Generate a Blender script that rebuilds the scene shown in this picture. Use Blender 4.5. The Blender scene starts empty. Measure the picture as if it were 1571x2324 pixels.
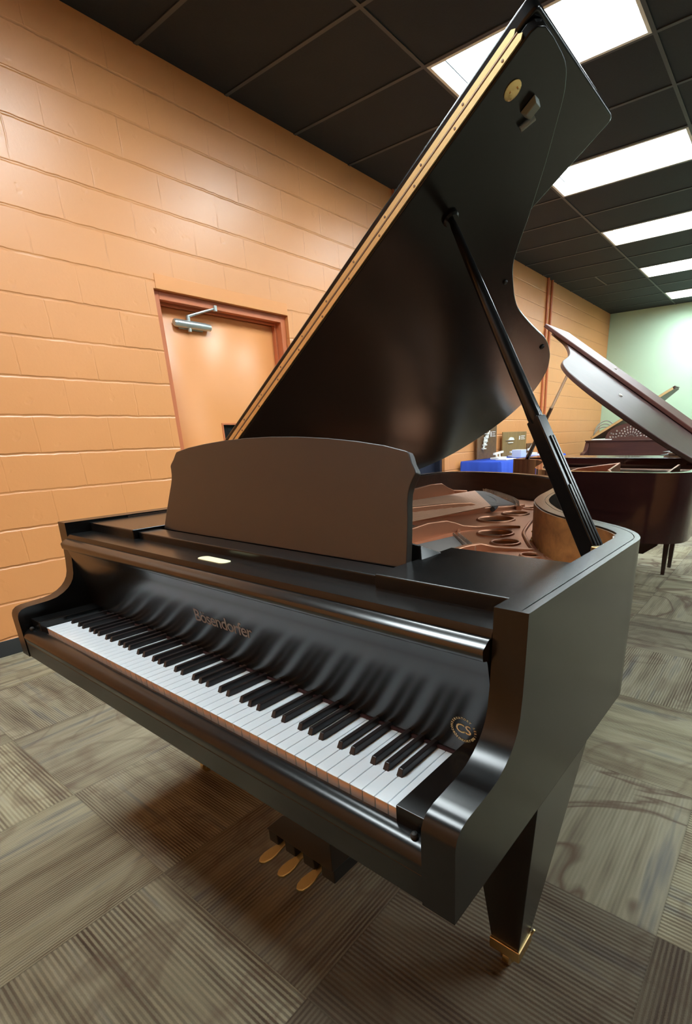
import bpy, bmesh, math, random
from mathutils import Vector, Matrix, Euler
random.seed(7)
C = bpy.context.scene.collection
PI = math.pi
R = math.radians

# ------------------------------------------------------------------ camera, world, exposure
sc = bpy.context.scene
cam_d = bpy.data.cameras.new('camera'); cam = bpy.data.objects.new('camera', cam_d); C.objects.link(cam)
cam_d.sensor_fit = 'VERTICAL'; cam_d.sensor_height = 36.0
F_PX, CX, CY = 1143.44, 926.63, 1391.44
cam_d.lens = F_PX / 2324 * 36.0
cam_d.shift_x = (785.5 - CX) / 2324
cam_d.shift_y = (CY - 1162) / 2324
cam_d.clip_start = 0.05
_r = [[0.8072926930202703, 0.5895489274570035, -0.026656517596574513],
      [-0.17752936285247137, 0.2856787828722203, 0.9417382642442869],
      [-0.5628159851330409, 0.7555261048772197, -0.3352886394254675]]
cam.matrix_world = Matrix(((_r[0][0], _r[1][0], -_r[2][0], 3.51516), (_r[0][1], _r[1][1], -_r[2][1], -1.43726),
                           (_r[0][2], _r[1][2], -_r[2][2], 1.16378), (0, 0, 0, 1)))
sc.camera = cam
sc.view_settings.view_transform = 'Standard'
sc.view_settings.look = 'None'
sc.view_settings.gamma = 1.0
sc.view_settings.use_curve_mapping = False
sc.view_settings.exposure = 0.18
sc.cycles.use_denoising = True
sc.cycles.max_bounces = 8
sc.cycles.diffuse_bounces = 4
sc.cycles.glossy_bounces = 4
w = bpy.data.worlds.new('world'); sc.world = w; w.use_nodes = True
w.node_tree.nodes['Background'].inputs[0].default_value = (0.5, 0.55, 0.6, 1)
w.node_tree.nodes['Background'].inputs[1].default_value = 0.02
LAMP = 33.0
ZC = 3.3406          # ceiling height
YF = 10.44           # far wall
XR, YB = 11.0, -2.7   # right wall, wall behind the camera
GX, GY, GS = 1.20, 4.4396, 0.6096   # ceiling grid

# ------------------------------------------------------------------ materials
class N:
    def __init__(s, name):
        s.m = bpy.data.materials.new(name); s.m.use_nodes = True
        s.t = s.m.node_tree; s.b = s.t.nodes['Principled BSDF']
    def node(s, ty, **kw):
        n = s.t.nodes.new(ty)
        for k, v in kw.items(): setattr(n, k, v)
        return n
    def lk(s, a, b): s.t.links.new(a, b)
    def set(s, sock, v):
        if isinstance(v, (int, float)): sock.default_value = v
        elif isinstance(v, (tuple, list)): sock.default_value = tuple(v) + ((1,) if len(v) == 3 and sock.type == 'RGBA' else ())
        else: s.lk(v, sock)
    def math(s, op, a, b=0.0, c=0.0):
        n = s.node('ShaderNodeMath', operation=op)
        s.set(n.inputs[0], a); s.set(n.inputs[1], b); s.set(n.inputs[2], c); return n.outputs[0]
    def mix(s, f, a, b, mode='MIX'):
        n = s.node('ShaderNodeMix', data_type='RGBA', blend_type=mode)
        s.set(n.inputs[0], f); s.set(n.inputs[6], a); s.set(n.inputs[7], b); return n.outputs[2]
    def ramp(s, f, stops):
        n = s.node('ShaderNodeValToRGB'); s.lk(f, n.inputs[0]); e = n.color_ramp.elements
        while len(e) < len(stops): e.new(0.5)
        for i, (p, c) in enumerate(stops): e[i].position = p; e[i].color = tuple(c) + (1,)
        return n.outputs[0]
    def noise(s, vec, scale, detail=2, rough=0.5, dist=0.0):
        n = s.node('ShaderNodeTexNoise'); s.lk(vec, n.inputs['Vector']); n.inputs['Scale'].default_value = scale
        n.inputs['Detail'].default_value = detail; n.inputs['Roughness'].default_value = rough; n.inputs['Distortion'].default_value = dist
        return n.outputs[0]
    def comb(s, x, y, z=0.0):
        n = s.node('ShaderNodeCombineXYZ'); s.set(n.inputs[0], x); s.set(n.inputs[1], y); s.set(n.inputs[2], z); return n.outputs[0]
    def pos(s):
        g = s.node('ShaderNodeNewGeometry'); x = s.node('ShaderNodeSeparateXYZ'); s.lk(g.outputs['Position'], x.inputs[0])
        return g.outputs['Position'], x.outputs[0], x.outputs[1], x.outputs[2]
    def obj(s): return s.node('ShaderNodeTexCoord').outputs['Object']
    def bump(s, h, strength=0.3, dist=0.01):
        n = s.node('ShaderNodeBump'); n.inputs['Strength'].default_value = strength; n.inputs['Distance'].default_value = dist
        s.lk(h, n.inputs['Height']); s.lk(n.outputs[0], s.b.inputs['Normal'])
    def bsdf(s, col=None, rough=None, metal=None, spec=None, coat=None, coat_rough=None):
        b = s.b
        if col is not None: s.set(b.inputs['Base Color'], col)
        if rough is not None: s.set(b.inputs['Roughness'], rough)
        if metal is not None: b.inputs['Metallic'].default_value = metal
        if spec is not None: b.inputs['Specular IOR Level'].default_value = spec
        if coat is not None: b.inputs['Coat Weight'].default_value = coat
        if coat_rough is not None: b.inputs['Coat Roughness'].default_value = coat_rough
        return s.m

def plain(name, col, rough=0.5, metal=0.0, spec=0.5, coat=0.0, cr=0.1, nscale=0, namt=0.0, bstr=0.0):
    k = N(name)
    if nscale:
        v = k.noise(k.obj(), nscale, 4)
        c = k.mix(v, tuple(x * (1 - namt) for x in col), tuple(min(1, x * (1 + namt)) for x in col))
        if bstr: k.bump(v, bstr, 0.002)
        k.bsdf(c, rough, metal, spec, coat, cr)
    else:
        k.bsdf(col, rough, metal, spec, coat, cr)
    return k.m

def wood(name, c1, c2, rough=0.4, axis='x', scale=1.0, coat=0.0):
    k = N(name)
    o = k.obj(); s_ = k.node('ShaderNodeSeparateXYZ'); k.lk(o, s_.inputs[0])
    sx, sy, sz = (2, 26, 26) if axis == 'x' else ((26, 2, 26) if axis == 'y' else (26, 26, 2))
    v = k.comb(k.math('MULTIPLY', s_.outputs[0], sx * scale), k.math('MULTIPLY', s_.outputs[1], sy * scale), k.math('MULTIPLY', s_.outputs[2], sz * scale))
    f = k.noise(v, 1.0, 5, 0.6, 0.6)
    c = k.ramp(f, [(0.3, c1), (0.7, c2)])
    k.bump(f, 0.04, 0.001)
    return k.bsdf(c, rough, 0, 0.5, coat, 0.08)

M = {}
M['black'] = plain('satin_black', (0.0055, 0.0055, 0.0055), 0.24, spec=0.43, nscale=3, namt=0.15)
M['fall'] = plain('satin_black_fall', (0.008, 0.0075, 0.007), 0.22, spec=0.9)
M['black_board'] = plain('satin_black_board', (0.020, 0.014, 0.011), 0.38, spec=0.8, nscale=300, namt=0.2, bstr=0.02)
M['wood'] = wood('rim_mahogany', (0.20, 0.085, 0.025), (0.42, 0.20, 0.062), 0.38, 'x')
M['board'] = wood('soundboard_spruce', (0.15, 0.085, 0.04), (0.24, 0.14, 0.07), 0.5, 'y')
M['bronze'] = plain('bronze_plate', (0.56, 0.265, 0.15), 0.38, metal=0.65, spec=0.5, nscale=6, namt=0.08)
M['brass'] = plain('brass', (0.80, 0.57, 0.25), 0.28, metal=1.0, nscale=40, namt=0.08)
M['brass_satin'] = plain('brass_satin', (0.80, 0.64, 0.33), 0.42, metal=0.9, nscale=60, namt=0.08)
M['pedal'] = plain('pedal_brass', (0.42, 0.38, 0.21), 0.35, metal=0.9)
M['wood_shaded'] = wood('rim_shaded_mahogany', (0.035, 0.016, 0.010), (0.065, 0.030, 0.018), 0.4, 'x')  # same veneer as the treble facing, with the lid's shade put into the colour
M['steel'] = plain('steel', (0.85, 0.85, 0.82), 0.3, metal=1.0)
M['string'] = plain('string_steel', (0.19, 0.165, 0.15), 0.5, metal=0.7, nscale=8, namt=0.2)
M['copper'] = plain('wound_copper', (0.33, 0.17, 0.10), 0.42, metal=0.8, nscale=8, namt=0.2)
M['ivory'] = plain('white_key_top', (0.80, 0.87, 0.92), 0.22, spec=0.5)
M['keywood'] = plain('key_front', (0.95, 0.74, 0.62), 0.35)
M['ebony'] = plain('black_key', (0.014, 0.012, 0.013), 0.34, nscale=200, namt=0.3)
M['felt'] = plain('red_felt', (0.055, 0.02, 0.022), 0.9)
M['dampfelt'] = plain('dark_felt', (0.05, 0.045, 0.045), 0.9)
M['gold'] = plain('gold_lettering', (0.90, 0.86, 0.52), 0.4, metal=0.0)
M['dullgold'] = plain('dull_brass_lettering', (0.30, 0.22, 0.17), 0.45, metal=0.7)
M['rubber'] = plain('rubber', (0.02, 0.02, 0.02), 0.7)
M['greyrubber'] = plain('grey_rubber', (0.22, 0.26, 0.24), 0.45)
M['mahog'] = wood('polished_mahogany', (0.020, 0.006, 0.006), (0.034, 0.010, 0.009), 0.14, 'x', 0.7, 0.3)
M['mahog_lid'] = wood('polished_mahogany_lid', (0.050, 0.025, 0.021), (0.070, 0.034, 0.029), 0.38, 'x', 0.7, 0.0)
M['mahog_lid'].node_tree.nodes['Principled BSDF'].inputs['Specular IOR Level'].default_value = 0.2
M['mahog_flap'] = wood('mahogany_flap', (0.070, 0.018, 0.012), (0.10, 0.026, 0.017), 0.45, 'x', 0.7, 0.0)
M['oldwood'] = wood('walnut_case', (0.050, 0.019, 0.015), (0.085, 0.032, 0.025), 0.35, 'x', 0.8)
M['silver'] = plain('silver_paint', (0.52, 0.58, 0.57), 0.3, metal=0.7)
M['blue'] = plain('blue_cloth', (0.020, 0.075, 0.52), 0.8, nscale=5, namt=0.12)
M['whiteplastic'] = plain('white_plastic', (0.80, 0.80, 0.74), 0.5, nscale=12, namt=0.05)
M['clear'] = plain('frosted_box', (0.62, 0.68, 0.78), 0.25)
M['plaque'] = wood('plaque_brown', (0.10, 0.05, 0.025), (0.17, 0.085, 0.035), 0.35, 'x')
M['plaque_gold'] = wood('plaque_bronze', (0.20, 0.12, 0.045), (0.30, 0.19, 0.07), 0.35, 'z')
M['paper'] = plain('paper', (0.80, 0.80, 0.78), 0.6)
M['navy'] = plain('navy_paint', (0.012, 0.015, 0.03), 0.5)
M['cream'] = plain('cream_cloth', (0.92, 0.90, 0.84), 0.7)
M['darkglass'] = plain('dark_glass', (0.015, 0.015, 0.015), 0.08, nscale=3, namt=0.3)
M['baseboard'] = plain('vinyl_base', (0.028, 0.031, 0.033), 0.45, nscale=4, namt=0.1)
M['housing'] = plain('lamp_housing', (0.75, 0.75, 0.75), 0.5)
M['grid'] = plain('ceiling_grid_black', (0.045, 0.05, 0.052), 0.5)

def make_orange():
    k = N('orange_block_paint')
    P, x, y, z = k.pos()
    n1 = k.noise(P, 2.2, 3, 0.6); n2 = k.noise(P, 55, 3, 0.6); n3 = k.noise(P, 8, 3, 0.7)
    br = k.node('ShaderNodeTexBrick', offset=0.5, offset_frequency=2)
    wob = k.math('MULTIPLY', k.math('SUBTRACT', k.noise(P, 14, 3), 0.5), 0.012)
    uv = k.comb(k.math('ADD', k.math('SUBTRACT', y, 0.1827), wob), k.math('ADD', k.math('SUBTRACT', z, 0.0971), wob), 0.0)
    k.lk(uv, br.inputs['Vector'])
    br.inputs['Color1'].default_value = (1, 1, 1, 1); br.inputs['Color2'].default_value = (0.86, 0.86, 0.86, 1); br.inputs['Mortar'].default_value = (0, 0, 0, 1)
    br.inputs['Scale'].default_value = 1.0; br.inputs['Mortar Size'].default_value = 0.0055; br.inputs['Mortar Smooth'].default_value = 0.7
    br.inputs['Brick Width'].default_value = 0.4064; br.inputs['Row Height'].default_value = 0.2032
    # bed joints read clearly, head joints are mostly filled with paint
    zz_ = k.math('FRACT', k.math('DIVIDE', k.math('SUBTRACT', k.math('ADD', z, wob), 0.0971), 0.2032))
    bed = k.math('MINIMUM', zz_, k.math('SUBTRACT', 1.0, zz_))
    bedl = k.ramp(bed, [(0.012, (1, 1, 1)), (0.042, (0, 0, 0))])
    fill = k.ramp(k.noise(P, 5.0, 2), [(0.40, (0.06,) * 3), (0.62, (0.55,) * 3)])
    bfill = k.ramp(k.noise(P, 3.0, 2), [(0.35, (0.45,) * 3), (0.6, (1, 1, 1))])
    head = k.math('MULTIPLY', br.outputs['Fac'], fill)
    joint = k.math('MAXIMUM', head, k.math('MULTIPLY', bedl, bfill))
    h = k.math('ADD', k.math('MULTIPLY', joint, -1.0), k.math('MULTIPLY', n2, 0.10))
    h = k.math('ADD', h, k.math('MULTIPLY', k.ramp(k.noise(P, 11, 2), [(0.66, (0, 0, 0)), (0.74, (1, 1, 1))]), -0.25))
    k.bump(h, 0.75, 0.005)
    c = k.mix(n1, (0.68, 0.285, 0.095), (0.73, 0.315, 0.11))
    c = k.mix(k.math('MULTIPLY', joint, 0.30), c, (0.40, 0.15, 0.05))
    c = k.mix(k.math('MULTIPLY', k.ramp(n3, [(0.70, (0, 0, 0)), (0.80, (1, 1, 1))]), 0.25), c, (0.45, 0.18, 0.06))
    return k.bsdf(c, k.ramp(n2, [(0, (0.30,) * 3), (1, (0.42,) * 3)]), 0, 0.75)
M['orange'] = make_orange()
M['orange_plain'] = plain('orange_door_paint', (0.74, 0.31, 0.105), 0.34, nscale=5, namt=0.03, bstr=0.03)
M['orange_frame'] = plain('orange_frame_paint', (0.55, 0.165, 0.065), 0.4, nscale=5, namt=0.04)
M['green'] = plain('green_wall_paint', (0.55, 0.76, 0.56), 0.85, spec=0.2, nscale=3, namt=0.03)
M['grey'] = plain('grey_wall_paint', (0.17, 0.19, 0.165), 0.6, nscale=3, namt=0.03)

def make_ceiling():
    k = N('black_ceiling_tile'); P, x, y, z = k.pos()
    n = k.noise(P, 90, 3); k.bump(n, 0.25, 0.002)
    return k.bsdf(k.mix(n, (0.010, 0.013, 0.016), (0.017, 0.021, 0.025)), 0.7, 0, 0.3)
M['ceiling'] = make_ceiling()

def make_carpet():
    k = N('carpet_tiles'); P, x, y, z = k.pos()
    T = 0.59
    ux = k.math('DIVIDE', k.math('SUBTRACT', x, 2.862), T); uy = k.math('DIVIDE', k.math('ADD', y, 0.973), T)
    tx = k.math('FLOOR', ux); ty = k.math('FLOOR', uy)
    fx = k.math('SUBTRACT', ux, tx); fy = k.math('SUBTRACT', uy, ty)
    par = k.math('FLOORED_MODULO', k.math('ADD', tx, ty), 2.0)
    inv = k.math('SUBTRACT', 1.0, par)
    # across-rib coordinate a, along-rib coordinate b (metres)
    a = k.math('ADD', k.math('MULTIPLY', x, par), k.math('MULTIPLY', y, inv))
    b = k.math('ADD', k.math('MULTIPLY', y, par), k.math('MULTIPLY', x, inv))
    wn = k.node('ShaderNodeTexWhiteNoise', noise_dimensions='2D'); k.lk(k.comb(tx, ty), wn.inputs['Vector'])
    rnd = wn.outputs['Value']; rz = k.math('MULTIPLY', rnd, 37.0)
    # ribs
    pit = k.math('ADD', 2 * PI / 0.0112, k.math('MULTIPLY', k.math('GREATER_THAN', k.math('FRACT', k.math('MULTIPLY', rnd, 7.3)), 0.55), 190.0))
    ph = k.math('MULTIPLY', a, pit)
    wob = k.math('MULTIPLY', k.noise(k.comb(k.math('MULTIPLY', a, 60), k.math('MULTIPLY', b, 260), rz), 1.0, 2), 1.3)
    rib = k.math('ADD', k.math('MULTIPLY', k.math('SINE', k.math('ADD', ph, wob)), 0.5), 0.5)
    pile = k.noise(P, 420, 2, 0.7)
    # broad colour bands that follow the ribs, and large soft curved figures
    band = k.noise(k.comb(k.math('MULTIPLY', a, 15), k.math('MULTIPLY', b, 1.3), rz), 1.0, 3, 0.65)
    fig = k.noise(k.comb(k.math('ADD', k.math('MULTIPLY', x, 1.6), rz), k.math('MULTIPLY', y, 1.6), rz), 1.0, 2, 0.55, 2.6)
    figl = k.ramp(fig, [(0.40, (0, 0, 0)), (0.455, (1, 1, 1)), (0.50, (0, 0, 0)), (1.0, (0, 0, 0))])
    light = k.ramp(band, [(0.30, (0.185, 0.155, 0.115)), (0.45, (0.31, 0.285, 0.20)), (0.58, (0.37, 0.345, 0.25)), (0.70, (0.22, 0.215, 0.19))])
    dark = k.ramp(band, [(0.30, (0.050, 0.032, 0.024)), (0.44, (0.105, 0.075, 0.052)), (0.58, (0.20, 0.175, 0.125)), (0.70, (0.09, 0.085, 0.075))])
    # how ribbed a place looks
    smooth_t = k.ramp(rnd, [(0.24, (0.25,) * 3), (0.30, (1, 1, 1))])
    rc = k.math('MULTIPLY', k.ramp(k.noise(k.comb(k.math('MULTIPLY', a, 9), k.math('MULTIPLY', b, 2.0), k.math('ADD', rz, 9)), 1.0, 2), [(0.35, (0.30,) * 3), (0.60, (1, 1, 1))]), smooth_t)
    ribm = k.math('MULTIPLY', k.ramp(rib, [(0.25, (1, 1, 1)), (0.75, (0, 0, 0))]), rc)
    c = k.mix(ribm, light, dark)
    c = k.mix(k.math('MULTIPLY', figl, k.math('SUBTRACT', 1.0, k.math('MULTIPLY', smooth_t, 0.62))), c, (0.13, 0.085, 0.06))
    tint = k.ramp(k.noise(k.comb(k.math('MULTIPLY', tx, 0.7), k.math('MULTIPLY', ty, 0.7), 3.0), 1.0, 1), [(0.35, (0.82, 0.80, 0.80)), (0.65, (1.08, 1.06, 0.98))])
    c = k.mix(1.0, c, tint, 'MULTIPLY')
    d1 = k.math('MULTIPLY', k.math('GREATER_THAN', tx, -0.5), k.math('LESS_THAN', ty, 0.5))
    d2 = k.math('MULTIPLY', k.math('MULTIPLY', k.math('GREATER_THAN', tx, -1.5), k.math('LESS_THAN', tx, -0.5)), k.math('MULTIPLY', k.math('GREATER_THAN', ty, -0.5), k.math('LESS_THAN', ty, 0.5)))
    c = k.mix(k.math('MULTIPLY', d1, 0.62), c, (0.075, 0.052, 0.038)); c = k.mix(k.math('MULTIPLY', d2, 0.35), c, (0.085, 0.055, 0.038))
    c = k.mix(k.math('MULTIPLY', pile, 0.35), c, (0.05, 0.045, 0.035))
    # seams
    ed = k.math('MINIMUM', k.math('MINIMUM', fx, k.math('SUBTRACT', 1.0, fx)), k.math('MINIMUM', fy, k.math('SUBTRACT', 1.0, fy)))
    seam = k.ramp(ed, [(0.0, (1, 1, 1)), (0.006, (0, 0, 0))])
    c = k.mix(k.math('MULTIPLY', seam, 0.4), c, (0.06, 0.05, 0.035))
    k.bump(k.math('ADD', k.math('MULTIPLY', rib, rc), k.math('MULTIPLY', pile, 0.5)), 0.55, 0.004)
    return k.bsdf(c, 0.95, 0, 0.15)
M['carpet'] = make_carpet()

def make_emit(name, col, s):
    k = N(name); k.b.inputs['Base Color'].default_value = (0.8, 0.8, 0.8, 1)
    k.b.inputs['Emission Color'].default_value = col + (1,); k.b.inputs['Emission Strength'].default_value = s
    return k.m
M['lamp'] = make_emit('fluorescent_diffuser', (0.86, 0.97, 1.0), LAMP)

# ------------------------------------------------------------------ mesh helpers
def finish(name, me, mat, parent, bevel=0.0, seg=2, angle=35, loc=None, rot=None):
    o = bpy.data.objects.new(name, me); C.objects.link(o)
    for m in (mat if isinstance(mat, (list, tuple)) else [mat]): me.materials.append(m)
    for p in me.polygons: p.use_smooth = True
    me.set_sharp_from_angle(angle=R(angle))
    if parent: o.parent = parent
    if loc: o.location = loc
    if rot: o.rotation_euler = rot
    if bevel:
        b = o.modifiers.new('bevel', 'BEVEL'); b.width = bevel; b.segments = seg; b.limit_method = 'ANGLE'; b.angle_limit = R(40)
        b.harden_normals = True
    return o
class MB:
    def __init__(s): s.v = []; s.f = []; s.mi = []
    def add(s, vs, fs, mi=0):
        o = len(s.v); s.v += [tuple(v) for v in vs]; s.f += [tuple(i + o for i in f) for f in fs]; s.mi += [mi] * len(fs); return s
    def box(s, x0, x1, y0, y1, z0, z1, mi=0, mat=None):
        vs = [Vector((x, y, z)) for z in (z0, z1) for y in (y0, y1) for x in (x0, x1)]
        if mat: vs = [mat @ v for v in vs]
        return s.add(vs, [(0, 2, 3, 1), (4, 5, 7, 6), (0, 1, 5, 4), (2, 6, 7, 3), (0, 4, 6, 2), (1, 3, 7, 5)], mi)
    def prism(s, pts, d0, d1, fn, mi=0):
        n = len(pts)
        vs = [fn(p[0], p[1], d0) for p in pts] + [fn(p[0], p[1], d1) for p in pts]
        fs = [tuple(range(n))[::-1], tuple(range(n, 2 * n))] + [(i, (i + 1) % n, n + (i + 1) % n, n + i) for i in range(n)]
        return s.add(vs, fs, mi)
    def hexa(s, bot, top, mi=0):
        return s.add(list(bot) + list(top), [(0, 3, 2, 1), (4, 5, 6, 7), (0, 1, 5, 4), (1, 2, 6, 5), (2, 3, 7, 6), (3, 0, 4, 7)], mi)
    def tube(s, path, r, n=10, mi=0, cap=True):
        path = [Vector(p) for p in path]; rs = r if isinstance(r, (list, tuple)) else [r] * len(path)
        rings = []; up = Vector((0, 0, 1))
        for i, p in enumerate(path):
            t = (path[min(i + 1, len(path) - 1)] - path[max(i - 1, 0)]).normalized()
            a = t.cross(up if abs(t.z) < 0.95 else Vector((1, 0, 0))).normalized(); b = t.cross(a)
            rings.append([p + rs[i] * (math.cos(2 * PI * j / n) * a + math.sin(2 * PI * j / n) * b) for j in range(n)])
        vs = [v for rg in rings for v in rg]
        fs = [(i * n + j, i * n + (j + 1) % n, (i + 1) * n + (j + 1) % n, (i + 1) * n + j) for i in range(len(path) - 1) for j in range(n)]
        if cap: fs += [tuple(range(n))[::-1], tuple((len(path) - 1) * n + j for j in range(n))]
        return s.add(vs, fs, mi)
    def lathe(s, prof, n, fn, mi=0):
        vs = [fn(r_ * math.cos(2 * PI * j / n), r_ * math.sin(2 * PI * j / n), h) for r_, h in prof for j in range(n)]
        fs = [(i * n + j, i * n + (j + 1) % n, (i + 1) * n + (j + 1) % n, (i + 1) * n + j) for i in range(len(prof) - 1) for j in range(n)]
        fs += [tuple(range(n))[::-1], tuple((len(prof) - 1) * n + j for j in range(n))]
        return s.add(vs, fs, mi)
    def build(s, name, mat, parent=None, bevel=0.0, seg=2, angle=35, loc=None, rot=None):
        me = bpy.data.meshes.new(name); me.from_pydata([tuple(v) for v in s.v], [], s.f)
        bm = bmesh.new(); bm.from_mesh(me); bmesh.ops.recalc_face_normals(bm, faces=bm.faces); bm.to_mesh(me); bm.free()
        for p, m in zip(me.polygons, s.mi): p.material_index = m
        return finish(name, me, mat, parent, bevel, seg, angle, loc, rot)

def empty(name, label, cat, loc=(0, 0, 0), rz=0.0, group=None):
    o = bpy.data.objects.new(name, None); C.objects.link(o); o.location = loc; o.rotation_euler = (0, 0, rz)
    o.empty_display_size = 0.1
    return tag(o, label, cat, group)
def tag(o, label, cat, group=None):
    o['label'] = label; o['category'] = cat
    if group: o['group'] = group
    return o
def struct(o): o['kind'] = 'structure'; return o
def copy_tree(o, parent=None):
    c = o.copy(); C.objects.link(c)
    if parent: c.parent = parent
    for ch in [x for x in kids.get(o.name, [])]: copy_tree(ch, c)
    return c
kids = {}
def spline(pts, n=6, closed=False):
    out = []; P = [Vector(p) for p in pts]; L = len(P)
    for i in range(L if closed else L - 1):
        p0 = P[(i - 1) % L] if closed or i > 0 else P[0]; p1 = P[i]; p2 = P[(i + 1) % L]
        p3 = P[(i + 2) % L] if closed or i + 2 < L else P[-1]
        for j in range(n):
            t = j / n
            out.append(0.5 * ((2 * p1) + (p2 - p0) * t + (2 * p0 - 5 * p1 + 4 * p2 - p3) * t * t + (3 * p1 - p0 - 3 * p2 + p3) * t ** 3))
    if not closed: out.append(P[-1].copy())
    return out
def bool_cut(o, cutters):
    for c in cutters:
        m = o.modifiers.new('cut', 'BOOLEAN'); m.object = c; m.operation = 'DIFFERENCE'; m.solver = 'EXACT'
    dg = bpy.context.evaluated_depsgraph_get()
    me = bpy.data.meshes.new_from_object(o.evaluated_get(dg))
    for m in [m for m in o.modifiers if m.name.startswith('cut')]: o.modifiers.remove(m)
    o.data = me
    for c in cutters: bpy.data.objects.remove(c, do_unlink=True)
    for p in me.polygons: p.use_smooth = True
    me.set_sharp_from_angle(angle=R(35))
    return o
def text_mesh(s, size, bold=0.0, shear=0.0, spacing=1.0):
    cu = bpy.data.curves.new('t', 'FONT'); cu.body = s; cu.size = size; cu.offset = bold; cu.shear = shear; cu.space_character = spacing
    cu.align_x = 'CENTER'; cu.align_y = 'CENTER'; cu.resolution_u = 3
    o = bpy.data.objects.new('t', cu); C.objects.link(o)
    dg = bpy.context.evaluated_depsgraph_get(); dg.update()
    me = bpy.data.meshes.new_from_object(o.evaluated_get(dg))
    vs = [tuple(v.co) for v in me.vertices]; fs = [tuple(p.vertices) for p in me.polygons]
    bpy.data.objects.remove(o, do_unlink=True); bpy.data.meshes.remove(me)
    return vs, fs

# ------------------------------------------------------------------ room
def floor_():
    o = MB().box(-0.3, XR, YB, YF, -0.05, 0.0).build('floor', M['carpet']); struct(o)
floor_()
RECESS = 0.11
ceil_cuts = []
for n in (-10, -7, -4, -1, 2, 5, 8):
    for c in ((0, 3) if n > -8 else (0,)):
        x_ = GX + c * 1.2192; y_ = GY + n * GS
        ceil_cuts.append((x_ + 0.012, x_ + 1.2072, y_ + 0.012, y_ + GS - 0.012))
ce = MB().box(-0.3, XR, YB, YF, ZC, ZC + 0.16).build('ceiling', M['ceiling'])
mb = MB()
for a in ceil_cuts: mb.box(a[0], a[1], a[2], a[3], ZC - 0.05, ZC + RECESS)
bool_cut(ce, [mb.build('cut', M['ceiling'])]); struct(ce)
# orange block wall with door openings
D0, D1, DZ = 0.640, 1.760, 2.090     # the visible door
E0, E1, EZ = 3.10, 4.136, 2.10       # dark opening further along
mb = MB()
mb.box(-0.25, 0, YB, D0, 0, ZC); mb.box(-0.25, 0, D0, D1, DZ, ZC); mb.box(-0.25, 0, D1, E0, 0, ZC)
mb.box(-0.25, 0, E0, E1, EZ, ZC); mb.box(-0.25, 0, E1, YF, 0, ZC)
struct(mb.build('wall_left', M['orange']))
struct(MB().box(-0.3, XR, YF, YF + 0.1, 0, ZC).build('wall_back', M['green']))
struct(MB().box(XR, XR + 0.1, YB, YF, 0, ZC).build('wall_right', M['grey']))
struct(MB().box(-0.3, XR, YB - 0.1, YB, 0, ZC).build('wall_front', M['orange_plain']))
# lintel block, baseboards, conduits
struct(MB().box(0.0, 0.004, D0 + 0.015, D1, DZ, 2.176).build('trim_1', M['orange_plain'], bevel=0.003))
mb = MB(); mb.box(0, 0.006, YB, D0, 0, 0.092); mb.box(0, 0.006, D1, E0, 0, 0.092); mb.box(0, 0.006, E1, YF, 0, 0.092)
struct(mb.build('baseboard_left', M['baseboard'], bevel=0.002))
struct(MB().box(0, XR, YF - 0.006, YF, 0, 0.092).build('baseboard_back', M['baseboard']))
for i, (y, r_) in enumerate(((7.086, 0.018), (7.245, 0.018))):
    struct(MB().tube([(0.02, y, 0), (0.02, y, ZC)], r_, 12).build('trim_%d' % (i + 2), M['orange_frame']))
struct(MB().tube([(0.012, 3.215, 2.2), (0.012, 3.215, ZC)], 0.011, 12).build('trim_4', M['orange_frame']))
# door 1: steel frame, slab, vision panel
mb = MB()
def frame_piece(mb, y0, y1, z0, z1): mb.box(-0.16, -0.035, y0, y1, z0, z1)
frame_piece(mb, D1 - 0.05, D1, 0, DZ); frame_piece(mb, D0, D0 + 0.05, 0, DZ); frame_piece(mb, D0 + 0.05, D1 - 0.05, DZ - 0.05, DZ)
mb.box(-0.16, -0.095, D1 - 0.066, D1 - 0.05, 0, DZ - 0.05); mb.box(-0.16, -0.095, D0 + 0.05, D0 + 0.066, 0, DZ - 0.05); mb.box(-0.16, -0.095, D0 + 0.066, D1 - 0.066, DZ - 0.066, DZ - 0.05)
door = struct(mb.build('door_1', M['orange_frame'], bevel=0.002))
ds = MB().box(-0.175, -0.13, D0 + 0.066, D1 - 0.066, 0.01, DZ - 0.068)
slab = ds.build('door_leaf', M['orange_plain'], door, bevel=0.002)
cut = MB().box(-0.3, 0.0, 1.105, 1.28, 0.62, 1.268).build('cut', M['navy'])
bool_cut(slab, [cut])
MB().box(-0.155, -0.148, 1.10, 1.285, 0.615, 1.273).build('vision_glass', M['darkglass'], door)
mb = MB(); g = (1.093, 1.292, 0.608, 1.280)
for a in ((g[0], g[0] + 0.012, g[2], g[3]), (g[1] - 0.012, g[1], g[2], g[3]), (g[0] + 0.012, g[1] - 0.012, g[3] - 0.012, g[3]), (g[0] + 0.012, g[1] - 0.012, g[2], g[2] + 0.012)):
    mb.box(-0.131, -0.125, *a)
mb.build('glass_stop', M['orange_frame'], door)
MB().box(-0.131, -0.122, 0.71, 0.722, 1.69, 1.82).build('door_hinge', M['silver'], door)
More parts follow.
